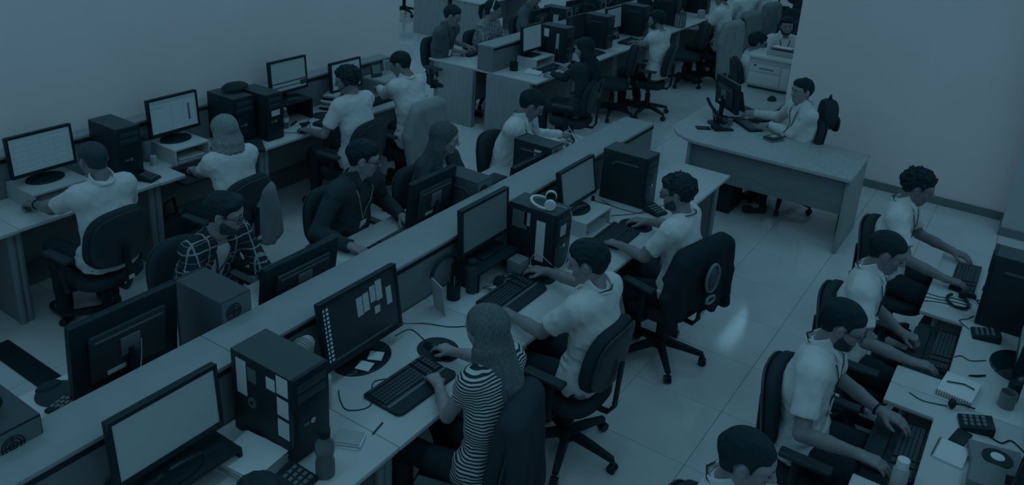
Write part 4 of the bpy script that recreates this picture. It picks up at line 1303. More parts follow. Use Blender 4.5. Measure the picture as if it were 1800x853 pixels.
# photo card, mug of pens, tumbler
t = thing('photo_card', 'standing photo card leaning beside the pen mug', 'card', (3.33, 2.58, D), 1.15)
MB().box((0, 0, 0.095), (0.14, 0.006, 0.19), rx=-0.12).build('card', M_lgrey, t); MB().box((0, -0.0045, 0.10), (0.11, 0.004, 0.14), rx=-0.12).build('picture', M_grey, t)
mug('dark pen mug beside the photo card', 3.50, 2.60, D, 0.042, 0.10, M_black, 4)
bottle('dark insulated tumbler at the central partition', 3.63, 2.56, D, [(0.033, 0), (0.036, 0.004), (0.037, 0.16), (0.028, 0.175), (0.028, 0.19)], M_chairb, ([(0.030, 0.19), (0.030, 0.215), (0.02, 0.22)], M_black), None, None, 'tumbler')
o = MB().tube([(0.16 * math.cos(a) * 0.8, 0, 0.12 + 0.12 * math.sin(a)) for a in np.linspace(0.2, 2.9, 12)], 0.012, 8).build('tote_bag', M_black); o.location = (3.52, 2.69, D); tag(o, 'black bag handle arching behind the pen mug', 'bag')
# monitor C on its black box with clutter
riser('black box stand under the monitor behind the wired clutter', 3.86, 2.62, 0.44, 0.20, 0.13, m_=M_black, shelf=False)
monitor('monitor with grey screen standing on a black box at the central partition', 3.88, 2.66, D + 0.13, 0.50, 0.31, clear=0.065, tilt=3, screen=mat('screen_dim', 0.45, 0.3, 0.4, emit=0.03), base='rect', base_r=0.09)
rnd = random.Random(3)
o = MB().b2(-0.055, 0.055, -0.05, 0.05, 0, 0.10).build('pen_box', M_parts, None, bevel=0.004); o.location = (4.01, 2.48, D); tag(o, 'dark grey box beside the black tower with headphones', 'box')
clut = [('black power adapter among the wires below the grey monitor', 3.82, 2.49, .09, .05, .03, .3, M_black), ('silver multi-tool lying on the wires by the black box stand', 3.93, 2.46, .11, .014, .012, .8, M_metal), ('small white charger plug beside the dark tumbler', 3.72, 2.47, .035, .05, .028, .5, M_lgrey), ('flat black adapter at the keyboard edge of the white-polo man', 3.82, 2.42, .10, .03, .02, -.5, M_black), ('grey remote control leaning on the black box stand', 3.90, 2.50, .14, .035, .016, -.3, M_grey)]
for lb, x, y, a, b, c, r_, mm in clut:
    o = MB().b2(-a / 2, a / 2, -b / 2, b / 2, 0, c).build('adapter', mm, None, bevel=0.004); o.location = (x, y, D); o.rotation_euler.z = r_; tag(o, lb, 'adapter', 'small adapters and tools below the monitor')
for k in range(5):
    p = [(rnd.uniform(3.66, 4.05), rnd.uniform(2.40, 2.52), D + 0.004 + 0.03 * (q % 2)) for q in range(5)]
    cable(['tangled wire nearest the dark tumbler', 'tangled wire under the grey monitor', 'tangled wire beside the grey box', 'wire crossing the black adapter', 'wire running to the black tower with headphones'][k], p, 0.003)
keyboard('keyboard in front of the white-polo man', 3.74, 2.375, D, 0.0, rest=True, strip=True)
mouse_pad('mouse pad under the white-polo man hand', 4.05, 2.36, D, 0.0)
mouse('mouse held by the white-polo man', 4.02, 2.39, D + 0.004, 0.2)
o = MB().b2(-0.14, 0.14, -0.09, 0.09, 0, 0.004).build('paper_sheet', M_paper2); o.location = (3.50, 2.32, D); tag(o, 'sheet of paper left of the white-polo man keyboard', 'paper')
# tower B with headphones
tB = tower('black tower with a photo and paper strips on its side, white headphones on top', 4.24, 2.475, D, 0.19, 0.37, 0.40, emboss=False)
side_note(tB, -0.10, -0.035, 0.05, 0.33, M_paper, w=0.19); side_note(tB, 0.04, 0.15, 0.24, 0.36, M_grey, 'photo', w=0.19); side_note(tB, 0.015, 0.06, 0.27, 0.36, M_paper2, 'photo', w=0.19)
MB().box((-0.02, -0.188, 0.28), (0.07, 0.003, 0.075), 0.0).build('note', M_paper2, tB)
t = thing('headphones', 'white headphones resting on the black tower', 'headphones', (4.24, 2.44, D + 0.403), 0.5)
MB().tube([(0.085 * math.cos(a), 0.02 + 0.075 * math.sin(a), 0.018 + 0.02 * math.sin(a)) for a in np.linspace(-0.35, PI + 0.35, 18)], 0.009, 8).build('headband', M_paper, t)
for sg in (-1, 1):
    m_ = MB(); m_.lathe([(0.034, -0.012), (0.038, 0), (0.034, 0.014)], 18, (sg * 0.075, -0.03, 0.036), axis='x'); ec = m_.build('ear_cup', M_paper, t)
    m_ = MB(); m_.lathe([(0.03, 0), (0.031, 0.012)], 18, (sg * 0.075 - sg * 0.014 - (0.012 if sg > 0 else 0), -0.03, 0.036), axis='x'); m_.build('ear_pad', M_black, ec)
cable('thin white headphone cord looping down the black tower front', [(4.27, 2.40, 1.15), (4.30, 2.285, 1.12), (4.30, 2.276, 0.95), (4.27, 2.27, 0.80), (4.18, 2.27, 0.765), (4.13, 2.33, 0.82), (4.125, 2.40, 0.86), (4.12, 2.45, 0.80), (4.07, 2.42, D + .004), (3.98, 2.42, D + 0.004)], 0.0022, M_paper)
# bearded man's place
riser('white monitor riser beside the black tower with headphones', 4.90, 2.50, 0.38, 0.25, 0.115)
papers('papers on the shelf of the white central riser', 4.90, 2.47, D + 0.012, 0.26, 0.17, 4)
monitor('monitor with plain grey screen on the white riser', 4.88, 2.56, D + 0.115, 0.49, 0.29, clear=0.06, tilt=10, screen=mat('screen_mid', 0.58, 0.3, 0.4, emit=0.04))
bottle('small black spray bottle beside the white riser monitor', 5.15, 2.56, D, [(0.022, 0), (0.024, 0.004), (0.024, 0.08), (0.012, 0.10)], M_black, ([(0.013, 0.10), (0.013, 0.125)], M_black), None, None, 'spray_bottle')
tower('large black tower with ribbed side panel in front of the bearded man', 5.53, 2.46, D, 0.20, 0.38, 0.41)
keyboard('small keyboard with wrist rest under the bearded man left hand', 4.88, 2.26, D, 0.02, w=0.36, d=0.13)
mouse_pad('mouse pad under the bearded man right hand', 5.14, 2.20, D)
mouse('mouse held by the bearded man', 5.13, 2.225, D + 0.004, 0.3)
phone('keypad phone beside the bearded man face', 5.45, 2.18, D, -0.3)
cable('wire curling behind the bearded man mouse', [(5.10, 2.27, D + .003), (5.05, 2.36, D + .003), (5.14, 2.42, D + .003), (5.30, 2.30, D + .003), (5.43, 2.24, D + .003)])
cable('wire in front of the large ribbed tower', [(5.38, 2.60, D + .003), (5.33, 2.45, D + .003), (5.36, 2.25, D + .003), (5.50, 2.22, D + .003), (5.62, 2.18, D + .003)])
cable('wires hanging at the partition between riser and ribbed tower', [(5.22, 2.70, 0.90), (5.26, 2.70, 0.80), (5.24, 2.66, D + 0.003), (5.32, 2.62, D + .003), (5.34, 2.5, D + 0.003)])
# tissue pack, bottom left
t = thing('calendar', 'pale folded desk calendar in the bottom left corner', 'calendar', (1.04, 2.52, D), 0.15)
for sg in (-1, 1): MB().box((0, sg * 0.045, 0.075), (0.20, 0.004, 0.165), rx=sg * 0.5).build('leaf', M_lgrey, t)

# ------------------------------------------------------------------ central row, far side
R2 = PI
monitor('large black monitor with cables seen from behind, left', 1.85, 3.30, D, 0.54, 0.40, R2, 0.08, 6, M_screen, base_r=0.14)
phone('keypad phone at the corner of the monitor seen from behind', 1.585, 3.38, D, R2 + 0.3)
mouse_pad('dark mouse pad beside the phone behind the partition', 1.62, 3.52, D, R2, 0.10)
mouse_pad('round dark pad beside the tower with headphones, lower left', 1.36, 3.13, D, R2, 0.09)
tower('grey tower seen from behind with its fan grille, beside the plaid man', 2.275, 3.20, D, 0.18, 0.37, 0.42, R2, mcase=mat('case_grey', 0.25, 0.5), emboss=False)
tF = tower('tower seen from behind in the lower left corner with headphones on top', 1.17, 3.10, D, 0.19, 0.37, 0.40, R2)
t = thing('headphones', 'black headphones lying on the lower left tower', 'headphones', (1.16, 3.14, D + 0.403), 1.2)
MB().tube([(0.085 * math.cos(a), 0.02 + 0.075 * math.sin(a), 0.03 + 0.03 * math.sin(a)) for a in np.linspace(-0.35, PI + 0.35, 18)], 0.008, 8).build('headband', M_grey, t)
for sg in (-1, 1): MB().ball((sg * 0.075, -0.03, 0.04), (0.022, 0.038, 0.04), 14).build('ear_cup', M_black, t)
monitor('black monitor seen from behind in front of the plaid man', 2.79, 3.14, D, 0.53, 0.31, R2, 0.115, 8, M_screen)
papers('white notes on the desk behind the left monitor back', 2.10, 3.12, D, 0.12, 0.10, 3, .4)
cable('thin white cable down the back of the left monitor', [(1.90, 3.24, 1.02), (1.88, 3.23, 0.9), (1.80, 3.16, 0.8), (1.76, 3.12, D + .004), (1.72, 3.05, D + 0.004)], 0.003, M_lgrey)
o = MB().b2(-0.12, 0.12, -0.09, 0.09, 0, 0.004).build('desk_pad', M_parts); o.location = (1.72, 3.20, D); tag(o, 'dark desk pad below the left monitor seen from behind', 'desk pad')
keyboard('keyboard of the man in the dark shirt', 3.83, 3.36, D, R2 + 0.05, w=0.42, rest=False)
mouse('mouse under the dark-shirt man hand', 3.53, 3.35, D, R2)
o = MB().b2(-0.032, 0.032, -0.05, 0.05, 0, 0.010).build('mobile_phone', M_black, None, bevel=0.004); o.location = (3.32, 3.31, D); o.rotation_euler.z = 0.5; tag(o, 'black mobile phone lying left of the dark-shirt man mouse', 'phone')
cable('mouse wire behind the plaid man monitor', [(3.10, 3.30, D + .003), (3.25, 3.40, D + .003), (3.42, 3.38, D + .003), (3.51, 3.30, D + .012)])
t = thing('name_plate', 'white folded name plate with dark writing on the central partition side', 'sign', (3.99, 3.20, D), R2 - 0.1)
for sg in (-1, 1): MB().box((0, sg * 0.03, 0.045), (0.20, 0.003, 0.10), rx=sg * 0.55).build('leaf', M_paper, t)
for k, (a, b) in enumerate(((-0.03, 0.05), (0.02, 0.04), (0.055, 0.015))): MB().box((a, 0.036, 0.05), (b, 0.002, 0.02), rx=0.55).build('writing', M_ink, t)
monitor('black monitor seen from behind in front of the young woman', 4.06, 3.24, D, 0.47, 0.33, R2, 0.13, 5, M_screen, base='rect', base_r=0.10)
tower('grey tower with rear fan beside the young woman monitor', 4.385, 3.19, D, 0.17, 0.34, 0.37, R2, mcase=mat('case_grey', 0.25, 0.5))
o = MB().b2(-0.14, 0.14, -0.06, 0.06, 0, 0.022).build('phone_dock', M_black, None, bevel=0.004); o.location = (4.62, 3.14, D + 0.24); tag(o, 'black keypad unit on top of a small box behind the partition', 'phone')
o = MB().b2(-0.12, 0.12, -0.06, 0.06, 0, 0.24).build('small_box', M_parts, None, bevel=0.004); o.location = (4.62, 3.14, D); tag(o, 'small dark box behind the partition under the keypad unit', 'box')
monitor('low black monitor seen from behind beside the labelled tower', 5.02, 3.08, D, 0.44, 0.25, R2, 0.07, 4, M_screen)
tI = tower('black tower with a white label in front of the paper-reading man', 5.355, 3.19, D, 0.18, 0.35, 0.355, R2)
MB().b2(0.0905, 0.0915, 0.02, 0.09, 0.22, 0.31).build('paper_label', M_paper, tI)
o = MB().b2(-0.15, 0.15, -0.11, 0.11, 0, 0.008).build('folder', M_lgrey); o.location = (4.95, 3.45, D); tag(o, 'pale paper folder on the desk beside the paper-reading man', 'folder')
mug('dark mug in front of the hands holding a sheet', 6.28, 3.25, D, 0.04, 0.09, M_chairb)
mouse('mouse beside the dark mug at the row end', 6.42, 3.22, D, R2)

# ------------------------------------------------------------------ left row
riser('wooden monitor riser at the left frame edge', 2.77, 5.68, 0.40, 0.36, 0.13, m_=M_wood)
papers('papers inside the left wooden riser', 2.77, 5.62, D + 0.015, 0.28, 0.2, 5)
cells = [(0.1 + 0.2 * k, 0.1 + 0.2 * k + 0.003, 0.1, 0.9) for k in range(5)] + [(0.06, 0.94, 0.14 + 0.12 * k, 0.143 + 0.12 * k) for k in range(7)]
monitor('wide monitor with bright white screen at the left frame edge', 2.775, 5.72, D + 0.13, 0.46, 0.30, 0.0, 0.06, 4, M_screenb, content=[('table_lines', M_screen, cells)])
tower('tall black tower between shaven-headed man and blonde woman', 3.31, 5.69, D, 0.185, 0.37, 0.43, emboss=False)
phone('keypad phone beside the shaven-headed man shoulder', 3.40, 5.46, D, 0.35)
bottle('small grey speaker box between tower and riser', 3.60, 5.68, D, [(0.028, 0), (0.028, 0.07), (0.024, 0.075)], M_lgrey, None, None, None, 'speaker')
bottle('dark thermos behind the blonde woman riser', 3.62, 5.79, D, [(0.034, 0), (0.036, 0.005), (0.036, 0.17), (0.03, 0.18)], M_parts, ([(0.033, 0.18), (0.033, 0.21)], M_chairb), None, None, 'thermos')
riser('white monitor riser at the blonde woman desk', 3.86, 5.70, 0.33, 0.33, 0.13)
papers('papers on the shelf of the blonde woman riser', 3.86, 5.64, D + 0.015, 0.22, 0.18, 4)
monitor('monitor with a light document window at the blonde woman desk', 3.86, 5.75, D + 0.13, 0.455, 0.31, 0.0, 0.065, 4, M_screenb, content=[('tool_bar', M_screen, [(0.05, 0.95, 0.84, 0.92), (0.05, 0.30, 0.74, 0.79)]), ('side_list', M_grey, [(0.78, 0.82, 0.25, 0.70)]), ('divider', M_screen, [(0.45, 0.455, 0.12, 0.8), (0.70, 0.705, 0.12, 0.8)])])
mouse('mouse at the blonde woman papers', 4.08, 5.60, D, 0.4)
keyboard('keyboard on the tray under the blonde woman hand', 3.96, 5.44, D - 0.085, 0.0, w=0.40, rest=False)
tower('wide black tower behind the blonde woman head', 4.38, 5.70, D, 0.20, 0.36, 0.42, emboss=False)
t3 = tower('slim black tower with a white sticker beside the water bottle', 4.62, 5.60, D, 0.175, 0.36, 0.42, emboss=False)
MB().box((0, -0.186, 0.25), (0.09, 0.003, 0.05)).build('sticker', M_sticker, t3)
m_ = MB(); m_.ball((0, 0, 0.03), (0.13, 0.09, 0.05), 18, half=True); o = m_.build('cap_hat', M_black); o.location = (4.45, 5.72, D + 0.42); tag(o, 'black cap lying on the pair of towers', 'cap')
keyboard('keyboard behind the blonde woman shoulder, end on', 4.40, 5.44, D, 1.0, w=0.36, d=0.13, rest=False)
bottle('small water bottle with a paper label beside the slim tower', 4.885, 5.60, D, [(0.026, 0), (0.03, 0.005), (0.03, 0.12), (0.012, 0.16), (0.012, 0.17)], M_glass, ([(0.015, 0.17), (0.015, 0.19)], M_lgrey), [(0.025, 0.003), (0.026, 0.06), (0.001, 0.061)], band=[(0.031, 0.06), (0.031, 0.105)])
riser('black metal monitor stand behind the water bottle', 5.07, 5.74, 0.36, 0.22, 0.20, m_=M_black, shelf=False)
monitor('monitor with grey list screen high on a black stand', 5.07, 5.75, D + 0.20, 0.44, 0.31, 0.0, 0.075, 4, M_screen, content=[('rows', M_ink, [(0.05, 0.95, 0.30, 0.335), (0.05, 0.95, 0.18, 0.205), (0.80, 0.95, 0.14, 0.28)])])
mug('dark mug with pens under the raised monitor', 5.28, 5.80, D, 0.042, 0.10, M_chairb, 2)
for k, (x, y, r_, a, b) in enumerate([(5.0, 5.62, .4, .12, .02), (5.07, 5.55, -.2, .10, .03), (5.02, 5.50, .1, .07, .025)]):
    o = MB().b2(-a / 2, a / 2, -b / 2, b / 2, 0, 0.016).build('stapler', M_black, None, bevel=0.004); o.location = (x, y, D); o.rotation_euler.z = r_
    tag(o, ['long black stapler right of the labelled bottle', 'black tape holder between bottle and mouse pad', 'short black marker block in front of the labelled bottle'][k], 'stationery', 'desk stationery by the bottle')
t = thing('book_stack', 'pile of books and folders beside the headset man', 'books', (5.60, 5.72, D), 0.35)
for k in range(6):
    MB().box((0.004 * (k % 3), 0.005 * (k % 2), 0.012 + k * 0.024), (0.24 - 0.012 * k, 0.18 - 0.008 * k, 0.021), 0.06 * (k % 3)).build('book', [M_black, M_lgrey, M_grey, M_paper][k % 4], t, bevel=0.002)
mouse_pad('round mouse pad beside the headset man', 5.36, 5.60, D, 0, 0.11)
keyboard('keyboard partly under the headset man arm', 5.30, 5.42, D, 0.1, w=0.40, rest=False)
mouse('mouse under the headset man left hand', 4.90, 5.40, D, 0.2)
cable('long wire curling on the desk of the headset man', [(4.72, 5.55, D + .003), (4.80, 5.48, D + .003), (4.92, 5.36, D + .003), (5.02, 5.42, D + .003), (5.16, 5.60, D + .003), (5.3, 5.66, D + 0.003)])
monitor('monitor with bright screen behind the headset man', 5.80, 5.74, D, 0.42, 0.30, 0.0, 0.14, 4, M_screenb, content=[('heading', M_screen, [(0.6, 0.75, 0.6, 0.66)])])
keyboard('keyboard of the long-sleeved man at the row end', 5.98, 5.52, D, 0.0, w=0.40, rest=False)
t = thing('storage_box', 'low wooden box carrying desk photos at the end of the left row', 'box', (6.36, 5.70, D))
MB().b2(-0.20, 0.20, -0.15, 0.15, 0.0, 0.02).build('bottom', M_wood, t); MB().b2(-0.20, 0.20, -0.15, 0.15, 0.16, 0.18).build('top', M_wood, t)
for sg in (-1, 1): MB().b2(sg * 0.19 - 0.01, sg * 0.19 + 0.01, -0.15, 0.15, 0.02, 0.16).build('side', M_woodd, t)
for k, (x, lb) in enumerate([(6.24, 'dark desk calendar standing on the end box'), (6.44, 'pale framed photo standing on the end box')]):
    t = thing('photo_stand', lb, 'photo', (x, 5.74, D + 0.18), -0.15)
    MB().box((0, 0, 0.075), (0.14, 0.006, 0.15), rx=-0.2).build('frame', M_lgrey if k else M_chairb, t); MB().box((0, -0.0055, 0.085), (0.11, 0.003, 0.09), rx=-0.2).build('picture', M_parts, t)

# ------------------------------------------------------------------ right row
keyboard('keyboard of the curly-haired man on the right desk', 5.76, 0.10, D, PI, w=0.46, d=0.15, rest=False)
bpy.context.view_layer.update()
t = [o for o in bpy.data.objects if o.get('label') == 'keyboard of the curly-haired man on the right desk'][0]; t.location = (5.86, 0.10, D); 
mouse('mouse under the curly-haired man hand', 5.62, 0.06, D, PI)
cable('wire from the curly-haired man mouse to the large right tower', [(5.60, 0.0, D + .004), (5.62, -0.06, D + .003), (5.72, -0.04, D + .003), (5.8, -0.02, D + .003)])
t = thing('headset', 'black headset lying in front of the large right tower', 'headset', (5.47, 0.10, D), 0.3)
MB().tube([(0.09 * math.cos(a), 0.06 * math.sin(a), 0.014) for a in np.linspace(0.3, 2 * PI - 0.4, 18)], 0.009, 8).build('headband', M_black, t)
MB().ball((0.09, -0.05, 0.028), (0.035, 0.03, 0.028), 14).build('ear_cup', M_black, t)
MB().tube([(0.1, -0.05, 0.02), (0.06, -0.12, 0.015), (0.0, -0.13, 0.012)], 0.005, 6).build('microphone', M_black, t)
for k in range(3):
    cable(['upper headset wire across the right desk edge', 'middle headset wire across the right desk edge', 'lower headset wire across the right desk edge'][k], [(5.36 + .06 * k, 0.28, D + .003), (5.40 + .04 * k, 0.20, D + .003), (5.42 + .05 * k, 0.12, D + .003), (5.45 + .03 * k, 0.02, D + .003)])
tower('large black tower at the right frame edge', 5.36, -0.215, D, 0.19, 0.40, 0.47, PI)
phone('keypad phone in front of the large right tower', 5.14, -0.09, D, PI + 0.2)
cable('wire curving from the keypad phone to the tray notch', [(5.17, 0.0, D + .003), (5.24, 0.06, D + .003), (5.30, 0.02, D + .003), (5.36, -0.004, D + .003)])
monitor('monitor seen edge on with round base at the right frame edge', 4.90, -0.27, D, 0.50, 0.32, PI, 0.10, 4, M_screen, base_r=0.15)
keyboard('large black keyboard on the tray of the young man', 4.93, 0.10, D - 0.085, PI, w=0.46, d=0.17)
keyboard('large black keyboard on the tray of the bearded man with glasses', 3.86, 0.11, D - 0.085, PI, w=0.46, d=0.17)
mouse('mouse on the tray under the young man fingers', 4.58, 0.10, D - 0.085, PI)
cable('wire from the monitor base to the young man tray', [(4.86, -0.12, D + .003), (4.80, -0.05, D + .003), (4.82, 0.0, D + .003), (4.78, 0.03, D + .003)])
def notepad(label, x, y, z, w, d, rz, h=0.03):
    t = thing('spiral_notepad', label, 'notepad', (x, y, z), rz, 'spiral notepads')
    MB().b2(-w / 2, w / 2, -d / 2, d / 2, 0, h).build('pages', M_paper, t, bevel=0.002)
    m_ = MB()
    n_ = int(w / 0.012)
    for k in range(n_):
        xx = -w / 2 + (k + .5) * w / n_
        m_.tube([(xx, d / 2 + 0.006 * math.cos(a), h / 2 + (h / 2 + 0.004) * math.sin(a)) for a in np.linspace(0, 2 * PI, 9)[:-1]], 0.0014, 5, closed=True)
    m_.build('spiral', M_ink, t)
    return t
notepad('thick spiral notepad with a pen on the right desk', 4.44, -0.03, D, 0.17, 0.22, 1.45)
tag(MB().tube([(4.44, 0.03, D + 0.037), (4.47, -0.05, D + 0.037), (4.45, -0.10, D + 0.037)], 0.0036, 8).build('pen', M_black), 'black and white pen lying on the thick notepad', 'pen')
tag(MB().tube([(4.63, -0.06, D + 0.006), (4.655, -0.10, D + 0.006), (4.69, -0.135, D + 0.006)], [0.004, 0.007, 0.005], 8).build('pen', M_black), 'black pen lying between notepad and monitor base', 'pen')
mug('grey metal cup near the monitor base on the right', 4.46, -0.25, D, 0.04, 0.085, mat('cup_metal', 0.45, 0.25, 0.6))
bottle('small dark jar behind the grey metal cup', 4.54, -0.27, D, [(0.03, 0), (0.032, 0.10), (0.026, 0.11)], M_black, None, None, None, 'jar')
phone('keypad phone beside the stray headset microphone', 4.17, -0.14, D, PI + 0.25)
t = thing('headset', 'small headset earpiece on the desk by the notch', 'headset', (4.26, -0.02, D), 0.2)
MB().ball((0, 0, 0.028), (0.024, 0.02, 0.028), 12).build('ear_cup', M_black, t); MB().tube([(0, -0.01, 0.03), (0.02, -0.06, 0.025), (0.03, -0.11, 0.012)], 0.005, 6).build('microphone', M_black, t)
cable('headset wire running to the tray of the bearded man with glasses', [(4.26, 0.0, D + .004), (4.24, 0.06, D + .003), (4.23, 0.12, D + .003), (4.26, 0.18, D + 0.003)])
cable('thick wire behind the lower right keypad phone', [(4.13, -0.20, D + .004), (4.11, -0.26, D + .004), (4.16, -0.30, D + .004), (4.10, -0.36, D + .004)], 0.004)
notepad('open spiral notepad beside the lower tray notch', 3.87, -0.07, D, 0.17, 0.13, -0.1, 0.012)
o = MB().b2(-0.035, 0.035, -0.07, 0.07, 0, 0.012).build('mobile_phone', M_black, None, bevel=0.005); o.location = (4.02, -0.09, D); o.rotation_euler.z = 1.35; tag(o, 'black mobile phone lying above the open notepad', 'phone')
t = thing('disc_case', 'grey square case with a shiny disc in the lower right corner', 'case', (3.90, -0.25, D), 0.2)
MB().b2(-0.10, 0.10, -0.11, 0.11, 0, 0.05).build('box', M_parts, t, bevel=0.004); MB().lathe([(0.065, 0.05), (0.065, 0.056), (0.032, 0.057)], 24).build('ring', M_black, t); MB().lathe([(0.03, 0.057), (0.03, 0.062), (0.02, 0.064)], 20).build('disc', M_paper, t)
o = MB().b2(-0.09, 0.09, -0.07, 0.07, 0, 0.09).build('grey_box', M_parts, None, bevel=0.004); o.location = (3.70, -0.22, D); tag(o, 'grey box at the lower right below the disc case', 'box')
monitor('dark monitor seen edge on in the lower right corner', 3.62, -0.33, D, 0.50, 0.36, PI - 0.12, 0.08, 4, M_screend)
bottle('white capped bottle at the bottom frame edge by the tray', 3.52, 0.10, D - 0.085, [(0.033, 0), (0.035, 0.006), (0.035, 0.15), (0.022, 0.17)], M_lgrey, ([(0.027, 0.165), (0.027, 0.205), (0.022, 0.208)], M_paper))
o = MB().tube([(0.1 * math.cos(a), 0.08 * math.sin(a), 0.02) for a in np.linspace(0, PI, 12)], 0.014, 8).build('headset_band', M_black); o.location = (3.50, -0.16, D); tag(o, 'black headset band at the bottom frame edge, right', 'headset')

# ------------------------------------------------------------------ supervisor's things
monitor('monitor turned away on a cluttered arm at the supervisor desk', 8.06, 2.60, D, 0.46, 0.31, math.radians(47), 0.12, 4, M_screen, base_r=0.10)
kb = keyboard('keyboard between the supervisor hands', 8.03, 2.36, D, math.radians(47), w=0.42, d=0.15, rest=False)
mouse_pad('dark mouse pad left of the supervisor', 8.24, 2.30, D, 0.8, 0.10)
t = thing('laptop', 'open laptop behind the supervisor monitor', 'laptop', (8.62, 2.60, D), math.radians(60))
MB().b2(-0.17, 0.17, -0.12, 0.12, 0, 0.016).build('base', M_lgrey, t, bevel=0.004); MB().b2(-0.15, 0.15, -0.03, 0.10, 0.016, 0.018).build('keys', M_black, t)
ld = MB().box((0, 0.155, 0.12), (0.34, 0.008, 0.24), rx=-0.3).build('lid', M_black, t, bevel=0.003); MB().box((0, 0.149, 0.12), (0.31, 0.003, 0.21), rx=-0.3).build('screen', M_screen, ld)
t = thing('desk_organiser', 'spiky black desk organiser and cables at the rounded corner', 'organiser', (7.86, 2.62, D), 0.3)
MB().lathe([(0.085, 0), (0.085, 0.012), (0.03, 0.02)], 20).build('foot', M_black, t)
for k in range(5):
    a = k * 1.3
    MB().tube([(0.02 * math.cos(a), 0.02 * math.sin(a), 0.015), (0.05 * math.cos(a), 0.05 * math.sin(a), 0.13 + 0.02 * k)], 0.006, 6).build('rod', M_black, t)
MB().tube([(-0.06, -0.1, 0.03), (0, 0, 0.10), (0.1, 0.08, 0.16), (0.18, 0.12, 0.20)], 0.016, 8).build('arm', M_black, t)
phone('flat black keypad unit beside the rounded desk corner', 7.72, 2.50, D, 0.8, w=0.12, d=0.2)
o = MB().b2(-0.05, 0.05, -0.07, 0.07, 0, 0.01).build('mobile_phone', M_black, None, bevel=0.004); o.location = (7.62, 2.66, D); o.rotation_euler.z = 0.6; tag(o, 'dark phone lying at the rounded desk corner', 'phone')
bottle('small clear cup beside the supervisor keyboard', 7.90, 2.49, D, [(0.025, 0), (0.03, 0.07)], M_glass, None, None, None, 'cup')
t = thing('book_stack', 'two dark booklets under the supervisor elbow', 'books', (7.77, 2.00, D), -0.5)
for k in range(2): MB().box((0.02 * k, 0.02 * k, 0.008 + 0.016 * k), (0.17, 0.12, 0.014), 0.15 * k).build('book', [M_grey, M_chairb][k], t, bevel=0.002)
MB().box((0.02, 0.02, 0.033), (0.08, 0.05, 0.003), 0.15).build('cover_picture', M_lgrey, t)
o = MB().b2(-0.18, 0.18, -0.16, 0.16, 0, 0.34).build('waste_box', M_black, None, bevel=0.01); o.location = (7.62, 2.38, 0); tag(o, 'black box on the floor under the supervisor desk', 'box')
t = thing('backpack', 'black backpack hanging behind the supervisor shoulder', 'backpack', (8.62, 1.50, 0.78), math.radians(40))
MB().pillow(0.12, 0.15, 0.13, 24, 2.6, 0.0, (0, 0, 0.25)).build('bag', M_rubber, t); MB().tube([(-0.03, 0.0, 0.39), (0, 0.0, 0.44), (0.03, 0.0, 0.39)], 0.01, 8).build('handle', M_black, t); MB().pillow(0.09, 0.08, 0.04, 20, 2.6, 0.0, (0, -0.09, 0.16)).build('pocket', M_black, t)
# copier
t = thing('printer', 'pale office printer with open output tray at the end of the white wall', 'printer', (9.66, 2.62, D), 0.03)
w_, d_ = 0.50, 0.42
MB().b2(-d_ / 2, d_ / 2, -w_ / 2, w_ / 2, 0.03, 0.36).build('body', M_lgrey, t, bevel=0.012, seg=3)
MB().b2(-d_ / 2 - 0.01, d_ / 2, -w_ / 2 - 0.01, w_ / 2 + 0.01, 0.36, 0.40).build('lid', M_desk, t, bevel=0.01, seg=3)
MB().b2(-d_ / 2 + 0.02, d_ / 2 - 0.02, -w_ / 2 + 0.02, w_ / 2 - 0.02, 0.0, 0.03).build('foot', M_chairb, t)
MB().b2(-d_ / 2 - 0.006, -d_ / 2, -w_ / 2 + 0.12, w_ / 2 - 0.02, 0.06, 0.20).build('paper_drawer', M_desk, t, bevel=0.003)
MB().b2(-d_ / 2 - 0.006, -d_ / 2, -w_ / 2 + 0.12, w_ / 2 - 0.02, 0.21, 0.30).build('front_door', M_desk, t, bevel=0.003)
MB().b2(-d_ / 2 - 0.006, -d_ / 2, -w_ / 2 + 0.02, -w_ / 2 + 0.11, 0.06, 0.30).build('side_door', M_desk, t, bevel=0.003)
MB().b2(-d_ / 2 - 0.009, -d_ / 2 - 0.005, -0.05, 0.12, 0.245, 0.26).build('drawer_grip', M_grey, t)
MB().b2(-d_ / 2 - 0.009, -d_ / 2 - 0.005, 0.15, 0.19, 0.275, 0.29).build('badge', M_ink, t)
MB().b2(-0.08, 0.18, -0.22, 0.10, 0.40, 0.46).build('scanner_bed', M_lgrey, t, bevel=0.01); MB().box((0.03, -0.06, 0.475), (0.22, 0.28, 0.008), ry=0.1).build('paper_tray', M_parts, t); MB().box((0.02, -0.06, 0.487), (0.2, 0.22, 0.006), ry=0.1).build('sheet', M_paper, t)
m_ = MB().ball((0, 0, 0), (0.07, 0.05, 0.05), 14, half=True); o = m_.build('tape_dispenser', M_black); o.location = (9.12, 2.44, D + .003); tag(o, 'black tape dispenser on the desk in front of the printer', 'stationery')

